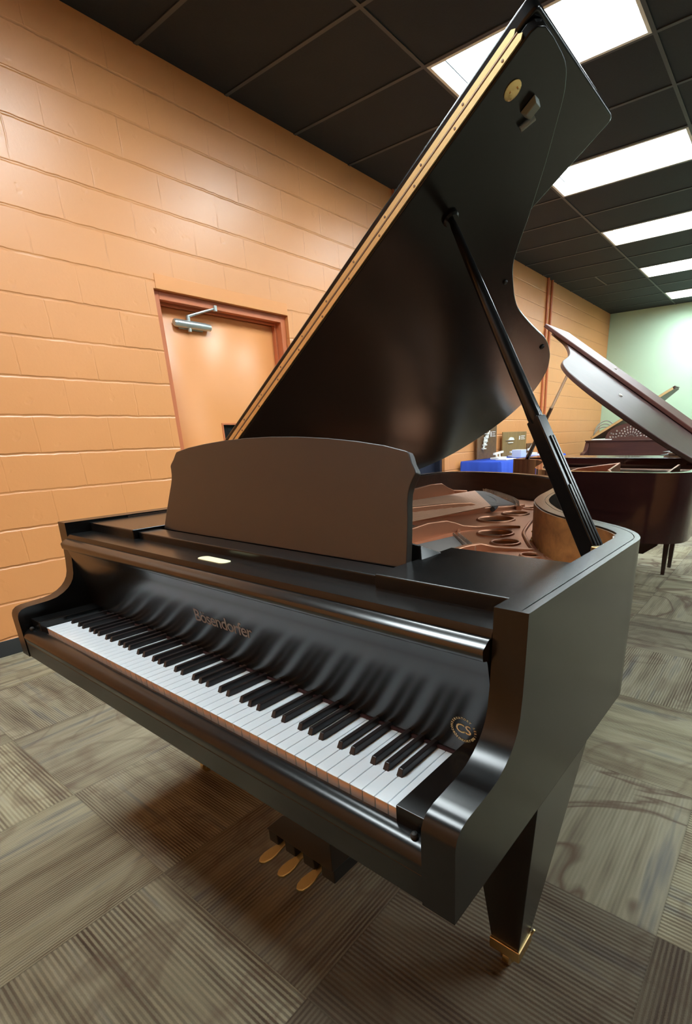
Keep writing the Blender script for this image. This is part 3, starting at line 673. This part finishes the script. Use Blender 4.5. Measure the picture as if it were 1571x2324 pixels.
def web(name, pts, t=0.011, z0=PLZ - 0.004, mat=None):
    vs = []; n = len(pts)
    for i, (x, y, z) in enumerate(pts):
        a = Vector(pts[max(i - 1, 0)][:2]); b = Vector(pts[min(i + 1, n - 1)][:2]); d = (b - a).normalized(); q = Vector((-d.y, d.x)) * t
        vs += [(x + q.x, y + q.y, z0), (x + q.x * 0.8, y + q.y * 0.8, z), (x - q.x * 0.8, y - q.y * 0.8, z), (x - q.x, y - q.y, z0)]
    fs = [(i * 4 + j, i * 4 + (j + 1) % 4, (i + 1) * 4 + (j + 1) % 4, (i + 1) * 4 + j) for i in range(n - 1) for j in range(4)] + [(0, 1, 2, 3), tuple((n - 1) * 4 + j for j in range(4))]
    o = MB().add(vs, fs).build(name, mat or M['bronze'], plate, bevel=0.004, seg=3, angle=50); return o
web('plate_strut', [(0.25, 0.72, 0.868), (0.300, 0.98, 0.885), (0.354, 1.182, 0.890), (0.41, 1.334, 0.889), (0.445, 1.416, 0.886), (0.465, 1.472, 0.881), (0.480, 1.505, 0.868), (0.495, 1.54, 0.854), (0.543, 1.64, 0.850), (0.583, 1.748, 0.850)])
web('plate_strut', [(0.55, 0.40, 0.860), (0.585, 0.70, 0.872), (0.600, 0.83, 0.878), (0.610, 0.94, 0.886), (0.616, 1.04, 0.880), (0.622, 1.09, 0.866), (0.635, 1.125, 0.852), (0.66, 1.165, 0.845), (0.704, 1.215, 0.845), (0.79, 1.27, 0.842)])
web('plate_strut', [(0.80, 0.50, 0.85), (0.825, 0.72, 0.856), (0.838, 0.80, 0.860), (0.855, 0.86, 0.858), (0.885, 0.895, 0.845), (0.93, 0.915, 0.842), (0.995, 0.942, 0.841)])
web('plate_strut', [(0.03, 1.20, 0.88), (0.045, 1.45, 0.897), (0.05, 1.60, 0.905), (0.036, 1.80, 0.912), (0.030, 1.90, 0.908), (0.03, 1.96, 0.882), (0.035, 2.02, 0.862), (0.10, 2.06, 0.858)])
# raised bead that follows the bent side, with bolts
bead = [(0.700, 1.70), (0.735, 1.58), (0.770, 1.42), (0.815, 1.27), (0.850, 1.17), (0.90, 1.08), (0.965, 0.975), (1.035, 0.885), (1.10, 0.80)]
MB().tube([(a, b, PLZ) for a, b in [(p.x, p.y) for p in spline([(a, b, 0) for a, b in bead], 4)]], 0.007, 10).build('plate_bead', M['bronze'], plate, angle=80)
for x, y in ((0.830, 1.330), (0.865, 1.217), (0.924, 1.074), (0.999, 0.964), (1.101, 0.865), (1.19, 0.74), (0.79, 1.52)):
    MB().lathe([(0.008, 0), (0.008, 0.004), (0.004, 0.0065), (0.004, 0.012), (0.002, 0.014)], 6, lambda a, b, h, x=x, y=y: (x + a, y + b, PLZ + h)).build('plate_bolt', M['brass_satin'], plate)
# low raised fields of the plate round the openings
web('plate_rib', [(0.60, 1.165, 0.842), (0.68, 1.02, 0.842), (0.70, 0.99, 0.842)], 0.006)
# strings: bass (wound), tenor and treble
def strings(name, n, a0, a1, b0, b1, z0, z1, r_, mat):
    mb = MB()
    for i in range(n):
        t = i / (n - 1)
        p = Vector(a0).lerp(Vector(a1), t); q = Vector(b0).lerp(Vector(b1), t)
        mb.tube([(p.x, p.y, z0), (q.x, q.y, z1)], r_, 5, cap=False)
    o = mb.build(name, mat, piano, angle=80); o['kind'] = 'stuff'; return o
strings('bass_strings', 34, (0.02, 0.34), (0.42, 0.36), (0.20, 1.97), (0.545, 1.50), 0.872, 0.868, 0.0030, M['copper'])
strings('bass_string_ends', 34, (0.20, 1.97), (0.545, 1.50), (0.222, 2.055), (0.592, 1.65), 0.868, 0.858, 0.0016, M['string'])
strings('tenor_strings', 48, (0.30, 0.34), (0.57, 0.36), (0.36, 1.10), (0.60, 1.02), 0.850, 0.846, 0.0011, M['string'])
strings('treble_strings', 60, (0.62, 0.34), (0.80, 0.36), (0.70, 0.965), (0.835, 0.815), 0.850, 0.845, 0.0011, M['string'])
strings('high_treble_strings', 50, (0.86, 0.34), (1.20, 0.36), (0.93, 0.80), (1.20, 0.60), 0.850, 0.845, 0.0010, M['string'])
# dark strip of bridge and hitch rail for the bass
mb = MB(); bp_ = [(0.200, 1.955), (0.30, 1.885), (0.41, 1.78), (0.50, 1.64), (0.553, 1.505)]
MB().tube([(p.x, p.y, 0.8535) for p in spline([(a, b, 0) for a, b in bp_], 5)], 0.011, 8).build('bass_bridge', M['dampfelt'], plate)
hp = [(0.215, 2.065), (0.32, 1.985), (0.43, 1.88), (0.53, 1.77), (0.598, 1.665)]
hs = spline([(a, b, 0) for a, b in hp], 8)
web('hitch_rail', [(p.x, p.y, 0.852) for p in hs], 0.014)
for i, p in enumerate(hs):
    for dd in (0.0, 0.012):
        if i % 1 == 0: MB().tube([(p.x - dd, p.y - dd * 0.6, 0.850), (p.x - dd - 0.003, p.y - dd * 0.6, 0.872)], 0.0022, 6).build('hitch_pin', M['steel'], plate)
for i in range(15):
    t = i / 14
    for rr in (0, 1):
        x = 0.700 + (0.845 - 0.700) * t + rr * 0.012; y = 0.968 + (0.820 - 0.968) * t + rr * 0.012
        MB().tube([(x, y, PLZ - 0.001), (x - 0.003, y, PLZ + 0.022)], 0.0029, 8).build('hitch_pin', M['steel'], plate)
# tuning pins seen through the slit in front of the desk
for i in range(16):
    for rr in range(3):
        x = 0.800 + i * 0.0165 + rr * 0.004; y = 0.226 + rr * 0.013
        MB().tube([(x, y, PLZ - 0.001), (x, y - 0.003, PLZ + 0.036)], 0.0030, 8).build('tuning_pin', M['steel'], plate)
MB().box(0.52, 0.66, 0.214, 0.262, PLZ, PLZ + 0.020).build('damper_felt', M['dampfelt'], plate)
MB().box(-0.05, 1.28, 0.206, 0.213, 0.84, 0.89).build('plate_flange', M['bronze'], plate)

# ------------------------------------------------------------------ polished mahogany grand, tail toward the camera
gp = empty('grand_piano', 'polished dark red mahogany grand piano, tail toward camera, lid sloping down right', 'piano', (2.415, 2.4, 0))
def W(o): # world-space geometry under an empty at gp
    o.location = (-2.415, -2.4, 0); return o
mo_c = [(1.690, 2.60), (1.690, 2.52), (1.70, 2.475), (1.745, 2.46), (1.80, 2.450), (1.86, 2.432), (1.93, 2.385), (2.00, 2.29), (2.075, 2.15), (2.13, 2.00), (2.18, 1.84), (2.225, 1.68), (2.275, 1.545), (2.35, 1.43), (2.46, 1.36), (2.62, 1.335), (2.78, 1.33), (2.93, 1.335),
        (3.05, 1.36), (3.12, 1.415), (3.145, 1.50), (3.145, 1.60)]
mo = [(1.690, 3.12)] + [(p.x, p.y) for p in spline([(a, b, 0) for a, b in mo_c], 4)] + [(3.145, 3.12)]
mi_ = offset_path(mo, lambda i: 0.045)   # inner side
# orientation: inward is to the left of the walking direction
def ring_mesh(o_, i_, z0, z1, name, mat, par):
    n = len(o_); vs = []
    for a, b in zip(o_, i_): vs += [(a[0], a[1], z0), (a[0], a[1], z1), (b[0], b[1], z1), (b[0], b[1], z0)]
    fs = [(i * 4 + j, i * 4 + (j + 1) % 4, (i + 1) * 4 + (j + 1) % 4, (i + 1) * 4 + j) for i in range(n - 1) for j in range(4)] + [(0, 1, 2, 3), tuple((n - 1) * 4 + j for j in range(4))]
    return MB().add(vs, fs).build(name, mat, par, bevel=0.003, angle=40)
W(ring_mesh(mo, mi_, 0.60, 0.950, 'case_rim', M['mahog'], gp))
W(MB().prism(mi_, 0.845, 0.855, lambda a, b, d: (a, b, d)).build('iron_plate', M['bronze'], gp))
W(MB().prism(mi_, 0.602, 0.615, lambda a, b, d: (a, b, d)).build('bottom_board', M['mahog'], gp))
W(MB().box(1.74, 3.10, 2.62, 2.98, 0.905, 0.955).build('desk_shelf', M['mahog'], gp, bevel=0.004))
W(MB().box(1.74, 3.10, 3.0, 3.12, 0.60, 0.90).build('fall_board', M['mahog'], gp, bevel=0.004))
W(MB().box(1.695, 3.14, 3.0, 3.14, 0.59, 0.66).build('key_bed', M['mahog'], gp, bevel=0.004))
for pts in ([(2.35, 1.75, 0.90), (2.40, 1.95, 0.925), (2.5, 2.5, 0.925)], [(2.75, 1.60, 0.90), (2.62, 1.85, 0.925), (2.50, 2.55, 0.925)], [(2.95, 1.6, 0.9), (2.9, 2.5, 0.92)]):
    n = len(pts); vs = []
    for x, y, z in pts: vs += [(x - 0.012, y, 0.85), (x - 0.008, y, z), (x + 0.008, y, z), (x + 0.012, y, 0.85)]
    fs = [(i * 4 + j, i * 4 + (j + 1) % 4, (i + 1) * 4 + (j + 1) % 4, (i + 1) * 4 + j) for i in range(n - 1) for j in range(4)] + [(0, 1, 2, 3), tuple((n - 1) * 4 + j for j in range(4))]
    W(MB().add(vs, fs).build('plate_strut', M['bronze'], gp, bevel=0.004))
BL = R(35.2)
def L2(s_, y, n_): return (3.145 - s_ * math.cos(BL) + n_ * math.sin(BL), y, 0.968 + s_ * math.sin(BL) + n_ * math.cos(BL))
l2c = [(1.45, 2.45), (1.40, 2.42), (1.30, 2.36), (1.20, 2.22), (1.10, 2.03), (1.03, 1.86), (0.97, 1.68), (0.92, 1.53), (0.86, 1.41), (0.76, 1.31), (0.62, 1.262), (0.45, 1.265), (0.30, 1.30), (0.15, 1.36), (0.04, 1.45), (0.0, 1.56)]
l2o = [(1.45, 2.72)] + [(p.x, p.y) for p in spline([(a, b, 0) for a, b in l2c], 4)] + [(0.0, 2.72)]
W(MB().prism(l2o, 0.0, 0.024, L2).build('lid', M['mahog_lid'], gp, bevel=0.006, seg=3))
W(MB().prism([(0.0, 2.28), (1.455, 2.28), (1.455, 2.72), (0.0, 2.72)], 0.027, 0.052, L2).build('lid_flap', M['mahog_flap'], gp, bevel=0.006, seg=3))
for s_, y in ((0.93, 2.50), (0.60, 1.75)):
    mb = MB().lathe([(0.012, 0), (0.012, 0.006), (0.004, 0.008)], 12, lambda a, b, h, s_=s_, y=y: L2(s_ + a, y + b, (0.052 if y > 2.28 else 0.024) + h)); W(mb.build('lid_button', M['whiteplastic'], gp))
q0 = (1.80, 2.50, 0.94); q1 = L2(0.98, 1.86, -0.004)
W(MB().tube([q0, tuple(q0[i] + (q1[i] - q0[i]) * 0.62 for i in range(3))], [0.016, 0.012], 12).build('prop_stick', M['mahog'], gp))
o = W(MB().tube([tuple(q0[i] + (q1[i] - q0[i]) * 0.62 for i in range(3)), q1], [0.010, 0.008], 12).build('prop_rod', M['steel'], gp))
def leg2(x, y, zt=0.60, w0=0.03, w1=0.055, par=gp, mat=None, z0=0.0):
    return W(MB().hexa([(x - w0, y - w0, z0), (x + w0, y - w0, z0), (x + w0, y + w0, z0), (x - w0, y + w0, z0)], [(x - w1, y - w1, zt), (x + w1, y - w1, zt), (x + w1, y + w1, zt), (x - w1, y + w1, zt)]).build('leg', mat or M['mahog'], par, bevel=0.003))
leg2(1.83, 2.92); leg2(3.10, 2.93); leg2(2.45, 1.62)
W(MB().prism([(2.52, 0.604), (2.52, 0.490), (2.925, 0.490), (2.995, 0.545), (3.00, 0.604)], 1.58, 1.66, lambda a, b, d: (a, d, b)).build('leg_block', M['mahog'], gp, bevel=0.004))
# sheet music and folders lying on its shelf
zz = 0.9555
for i, (sx, sy, t, cx_, cy_, rz, mt) in enumerate(((0.34, 0.26, 0.012, 2.93, 2.80, 0.05, 'paper'), (0.30, 0.24, 0.006, 2.90, 2.79, -0.10, 'navy'), (0.32, 0.23, 0.014, 2.94, 2.80, 0.12, 'paper'), (0.27, 0.22, 0.005, 2.90, 2.80, -0.2, 'greyrubber'))):
    o = MB().box(-sx / 2, sx / 2, -sy / 2, sy / 2, 0, t).build('sheet_music_folder', M[mt], None, bevel=0.001, loc=(cx_, cy_, zz), rot=(0, 0, rz))
    tag(o, ['white sheet music pad at the bottom of the stack on the mahogany piano', 'dark thin folder just above the bottom pad of the stack on the mahogany piano', 'thick white booklet under the topmost folder on the mahogany piano', 'grey green folder, topmost of the stack on the mahogany piano'][i], 'folder', 'folders stacked on the mahogany piano'); zz += t + 0.0005
# bench behind it
bn = empty('piano_bench', 'dark piano bench with tapered legs beyond the mahogany piano', 'bench', (2.42, 3.22, 0))
for x in (-0.385, 0.385):
    for y in (-0.14, 0.14):
        MB().hexa([(x - 0.014, y - 0.014, 0), (x + 0.014, y - 0.014, 0), (x + 0.014, y + 0.014, 0), (x - 0.014, y + 0.014, 0)], [(x - 0.026, y - 0.026, 0.43), (x + 0.026, y - 0.026, 0.43), (x + 0.026, y + 0.026, 0.43), (x - 0.026, y + 0.026, 0.43)]).build('leg', M['mahog'], bn, bevel=0.002)
MB().box(-0.42, 0.42, -0.175, 0.175, 0.43, 0.50).build('seat', M['mahog'], bn, bevel=0.006)

# ------------------------------------------------------------------ old carved grand at the far end
tp = empty('grand_piano', 'old carved walnut grand piano with fretwork music desk by the green wall', 'piano', (1.20, 8.0, 0), 0.0)
to_c = [(0.73, 0.5), (0.73, 0.72), (0.62, 0.90), (0.45, 1.02), (0.33, 1.20), (0.25, 1.45), (0.10, 1.68), (-0.15, 1.80), (-0.45, 1.83), (-0.66, 1.76), (-0.73, 1.6)]
to = [(0.73, 0.12)] + [(p.x, p.y) for p in spline([(a, b, 0) for a, b in to_c], 3)] + [(-0.73, 0.12)]
ti = offset_path(to, lambda i: 0.05)
ring_mesh(to, ti, 0.60, 0.955, 'case_rim', M['oldwood'], tp)
MB().prism(ti, 0.83, 0.84, lambda a, b, d: (a, b, d)).build('iron_plate', M['bronze'], tp)
for sx in (-1, 1):
    pr = [(0.13, 0.955), (0.11, 0.94), (0.085, 0.90), (0.06, 0.85), (0.02, 0.80), (-0.03, 0.775), (-0.09, 0.77), (-0.13, 0.755), (-0.15, 0.72), (-0.14, 0.66), (-0.10, 0.61), (0.13, 0.60)]
    MB().prism(pr, 0.665 * sx, 0.735 * sx, lambda a, b, d: (d, a, b)).build('carved_arm', M['oldwood'], tp, bevel=0.006, seg=3)
MB().box(-0.665, 0.665, 0.10, 0.13, 0.70, 0.945).build('fall_board', M['oldwood'], tp, bevel=0.004)
MB().box(-0.665, 0.665, -0.11, 0.14, 0.60, 0.70).build('key_bed', M['oldwood'], tp, bevel=0.01, seg=3)
MB().box(-0.74, 0.74, 0.08, 0.45, 0.945, 0.965).build('top_board', M['oldwood'], tp, bevel=0.005)
half = [(0.43, 0), (0.42, 0.06), (0.39, 0.13), (0.34, 0.175), (0.26, 0.22), (0.16, 0.255), (0.07, 0.275)]
o2 = half + [(0, 0.28)] + [(-a, b) for a, b in half[::-1]]
fr = MB().prism(o2, 0, 0.014, lambda a, b, d: (a, 0.20 + d + b * 0.12, 0.966 + b)).build('music_desk', M['oldwood'], tp)
cts = []
def cyl_cut(cx_, cz, ra, rb, rot):
    n = 10; vs = []
    for d in (-0.1, 0.2):
        for j in range(n):
            u = ra * math.cos(2 * PI * j / n); v = rb * math.sin(2 * PI * j / n)
            vs.append((cx_ + u * math.cos(rot) - v * math.sin(rot), 0.2 + d, 0.966 + cz + u * math.sin(rot) + v * math.cos(rot)))
    return vs, [tuple(range(n))[::-1], tuple(range(n, 2 * n))] + [(j, (j + 1) % n, n + (j + 1) % n, n + j) for j in range(n)]
mb = MB()
for rad, cnt, ra, rb in ((0.045, 6, 0.014, 0.007), (0.090, 8, 0.021, 0.011), (0.138, 10, 0.019, 0.013), (0.182, 12, 0.017, 0.013)):
    for i in range(cnt):
        an = PI * (i + 0.5) / cnt
        if 0.045 + rad * math.sin(an) * 0.95 > 0.225: continue
        vs, fs = cyl_cut(rad * math.cos(an) * 1.15, 0.045 + rad * math.sin(an) * 0.95, ra, rb, an); mb.add(vs, fs)
for sx in (-1, 1):
    for (a, b) in ((0.25, 0.05), (0.30, 0.05), (0.345, 0.05), (0.25, 0.10), (0.30, 0.10), (0.335, 0.11), (0.245, 0.15)):
        vs, fs = cyl_cut(a * sx, b, 0.019, 0.013, 0.5 * sx); mb.add(vs, fs)
c_ = mb.build('cut', M['oldwood'], tp); bool_cut(fr, [c_])
l = MB().prism([(a * 0.97, b * 0.96) for a, b in o2], 0.017, 0.020, lambda a, b, d: (a, 0.20 + d + b * 0.12, 0.968 + b)).build('desk_backing', M['cream'], tp); l['label'] = 'cream backing seen through the fretwork'
TL = R(31)
def L3(s_, y, n_): return (-0.73 + s_ * math.cos(TL) - n_ * math.sin(TL), y, 0.975 + s_ * math.sin(TL) + n_ * math.cos(TL))
l3o = [(0.0, 0.42), (1.50, 0.42), (1.50, 0.75), (1.30, 0.95), (1.12, 1.15), (1.05, 1.45), (0.9, 1.70), (0.6, 1.83), (0.2, 1.83), (0.0, 1.65)]
MB().prism(l3o, 0, 0.02, L3).build('lid', M['oldwood'], tp, bevel=0.003)
MB().prism([(0.0, 0.42), (1.51, 0.42), (1.51, 0.80), (0, 0.80)], 0.023, 0.045, L3).build('lid_flap', M['oldwood'], tp, bevel=0.003)
MB().prism([(0.01, 0.003), (1.47, 0.003), (1.47, 0.042), (0.01, 0.042)], 0.415, 0.42, lambda a, b, d: L3(a, d, b)).build('hinge_leaf', M['brass_satin'], tp)
MB().tube([(0.62, 0.55, 0.94), L3(1.15, 0.6, -0.005)], [0.014, 0.009], 10).build('prop_stick', M['oldwood'], tp)
for x, y in ((-0.62, 0.05), (0.62, 0.05), (-0.2, 1.5)):
    MB().lathe([(0.02, 0), (0.035, 0.03), (0.025, 0.08), (0.05, 0.2), (0.065, 0.45), (0.045, 0.5), (0.07, 0.55), (0.07, 0.62)], 16, lambda a, b, h, x=x, y=y: (x + a, y + b, h)).build('leg', M['oldwood'], tp)
# tubular chair frames beside it
ch = empty('stacked_chair', 'pale metal tube chairs stacked in the far corner by the orange wall', 'chair', (0.22, 9.95, 0))
for i in range(3):
    dz = 0.06 * i; dy = 0.05 * i
    MB().tube([(p.x, p.y, p.z) for p in spline([(-0.22, dy, 0.02), (-0.22, dy, 0.7 + dz), (-0.20, dy + 0.03, 1.02 + dz), (-0.08, dy + 0.05, 1.17 + dz), (0.08, dy + 0.05, 1.17 + dz), (0.20, dy + 0.03, 1.02 + dz), (0.22, dy, 0.7 + dz), (0.22, dy, 0.02)], 5)], 0.013, 8).build('back_frame', M['silver'], ch)
MB().box(-0.20, 0.20, -0.36, 0.02, 0.44, 0.50).build('seat', M['greyrubber'], ch, bevel=0.01)
for x in (-0.19, 0.19): MB().tube([(x, -0.33, 0.0), (x, -0.33, 0.45)], 0.012, 8).build('leg', M['silver'], ch)
o = tag(MB().box(-0.17, 0.17, -0.12, 0.12, 0, 0.018).build('book', M['paper'], None, bevel=0.002, loc=(0.72, 8.26, 0.9665)), 'pale book lying left of the fretwork music desk', 'book')

# ------------------------------------------------------------------ display table by the orange wall
tb = empty('display_table', 'long folding table under the blue cloth against the orange wall', 'table', (0.32, 5.60, 0))
MB().box(-0.27, 0.27, -1.12, 1.12, 0.775, 0.805).build('tabletop', M['whiteplastic'], tb, bevel=0.004)
for x in (-0.22, 0.22):
    for y in (-0.95, 0.95): MB().tube([(x, y, 0), (x, y, 0.777)], 0.014, 8).build('leg', M['silver'], tb)
def cloth():
    x0, x1, y0, y1, zt = 0.040, 0.600, 4.470, 6.730, 0.8075
    cor = [(x0, y0), (x1, y0), (x1, y1)]
    per = []
    N1, N2 = 34, 110
    for i in range(N1): per.append((x0 + (x1 - x0) * i / N1, y0, 0, -1))
    for i in range(N2 + 1): per.append((x1, y0 + (y1 - y0) * i / N2, 1, 0))
    rows = [(0.0, 0.0), (0.004, 0.006), (0.012, 0.02), (0.012, 0.2), (0.012, 0.4), (0.012, 0.6), (0.012, 0.79)]
    vs = []; n = len(per)
    for k, (out, drop) in enumerate(rows):
        for i, (x, y, nx, ny) in enumerate(per):
            wv = (math.sin(i * 0.42) * 0.010 + math.sin(i * 1.13 + 1) * 0.005) * min(1, drop / 0.4)
            d = out + wv + 0.016 * min(1, drop / 0.4)
            if nx == 1 and i <= N1 + 6: d2 = out * 0.6
            vs.append((x + nx * d + (0.012 * (1 - abs(nx)) * 0), y + ny * d, zt - drop))
    fs = [(k * n + i, k * n + i + 1, (k + 1) * n + i + 1, (k + 1) * n + i) for k in range(len(rows) - 1) for i in range(n - 1)]
    m = MB().add(vs, fs)
    m.add([(x0, y0, zt), (x1, y0, zt), (x1, y1, zt), (x0, y1, zt)], [(0, 1, 2, 3)])
    o = m.build('tablecloth', M['blue'], None, angle=60)
    s = o.modifiers.new('solid', 'SOLIDIFY'); s.thickness = 0.0015; s.offset = 1
    tag(o, 'bright blue cloth hanging over the display table by the orange wall', 'tablecloth')
cloth()
TZ = 0.8095
# brown display boards with white action parts
def board(name, y0, y1, h, mat, label, kind):
    b = empty(name, label, 'display board', (0.06, (y0 + y1) / 2, TZ), 0, 'display boards on the blue table')
    wv = (y1 - y0) / 2
    MB().box(-0.008, 0.008, -wv, wv, 0, h).build('panel', M[mat], b, bevel=0.002)
    m = MB()
    # small white lettering lines and emblem, upper right
    for i in range(3): m.box(0.008, 0.0095, wv * 0.50, wv * 0.50 + wv * (0.36 - 0.05 * (i % 2)), h * (0.80 - 0.065 * i), h * (0.80 - 0.065 * i) + 0.008)
    m.box(0.008, 0.0095, wv * 0.34, wv * 0.42, h * 0.66, h * 0.82)
    m.build('printed_lines', M['paper'], b)
    if kind == 1:
        m = MB()
        for i in range(5):
            m.tube([(0.03, -wv * 0.55 + 0.02 * i, h * 0.28 + i * 0.02), (0.035, -wv * 0.45 + 0.035 * i, h * 0.66 + 0.02 * i)], 0.008, 6)
            m.box(0.012, 0.05, -wv * 0.6 + 0.02 * i, -wv * 0.35 + 0.02 * i, h * (0.30 + 0.11 * i), h * (0.33 + 0.11 * i))
        m.build('action_parts', M['whiteplastic'], b)
    else:
        m = MB(); dome = [(-0.75 * wv, h * 0.66), (-0.55 * wv, h * 0.665), (-0.5 * wv, h * 0.74), (-0.38 * wv, h * 0.78), (-0.22 * wv, h * 0.76), (-0.13 * wv, h * 0.66)]
        m.prism(dome, 0.008, 0.025, lambda a, c, d: (d, a, c)); m.box(0.008, 0.02, -0.6 * wv, -0.2 * wv, h * 0.54, h * 0.57)
        m.build('hammer_head', M['whiteplastic'], b)
    return b
board('display_board', 4.845, 5.405, 0.43, 'plaque', 'tall brown display board with white action parts, leaning against the orange wall on the table', 1)
board('display_board', 5.605, 6.43, 0.34, 'plaque_gold', 'wider bronze display board with white hammer shape behind the frosted box', 2)
board('display_board', 6.96, 7.22, 0.16, 'plaque', 'smallest brown display board, half hidden behind the slanted prop sticks', 1)
bpy.data.objects['display_board.002'].location = (0.06, 7.09, TZ) 
# keep the third board on the table end
bpy.data.objects['display_board.002'].location.y = 6.60
# action models
def action(x, y, rz, s, label):
    a = empty('action_model', label, 'piano action model', (x, y, TZ), rz, 'white action models on the blue table')
    MB().box(-0.06 * s, 0.06 * s, -0.17 * s, 0.17 * s, 0, 0.025 * s).build('base', M['whiteplastic'], a, bevel=0.003)
    MB().hexa([(-0.012, -0.20 * s, 0.06 * s), (0.012, -0.20 * s, 0.06 * s), (0.012, 0.18 * s, 0.075 * s), (-0.012, 0.18 * s, 0.075 * s)], [(-0.012, -0.20 * s, 0.085 * s), (0.012, -0.20 * s, 0.085 * s), (0.012, 0.18 * s, 0.10 * s), (-0.012, 0.18 * s, 0.10 * s)]).build('key_lever', M['whiteplastic'], a, bevel=0.002)
    MB().tube([(0, 0.05 * s, 0.02 * s), (0, 0.03 * s, 0.08 * s)], 0.014 * s, 8).build('support_post', M['whiteplastic'], a)
    MB().tube([(0, -0.08 * s, 0.02 * s), (0, -0.10 * s, 0.075 * s)], 0.014 * s, 8).build('support_post', M['whiteplastic'], a)
action(0.30, 5.02, 0.15, 1.0, 'white action model with slanted key lever in front of the tall brown board')
action(0.24, 5.72, -0.1, 0.9, 'white action model left of the frosted box on the blue table')
action(0.22, 6.28, 0.2, 1.1, 'white action model right of the frosted box, near the prop sticks')
fb_ = MB().box(-0.07, 0.07, -0.09, 0.09, 0, 0.105).build('frosted_box', M['clear'], None, bevel=0.008, seg=3, loc=(0.40, 5.45, TZ)); tag(fb_, 'pale blue frosted plastic box on the display table', 'box')
for i, (x, y, sx, sy, t, rz, lb_) in enumerate(((0.47, 4.90, 0.15, 0.30, 0.012, 0.0, 'white sheet of paper nearest the front corner of the blue table'), (0.45, 5.98, 0.16, 0.26, 0.02, 0.0, 'thick white booklet beyond the frosted box on the blue table'))):
    tag(MB().box(-sx / 2, sx / 2, -sy / 2, sy / 2, 0, t).build('booklet', M['paper'], None, loc=(x, y, TZ), rot=(0, 0, rz)), lb_, 'booklet')
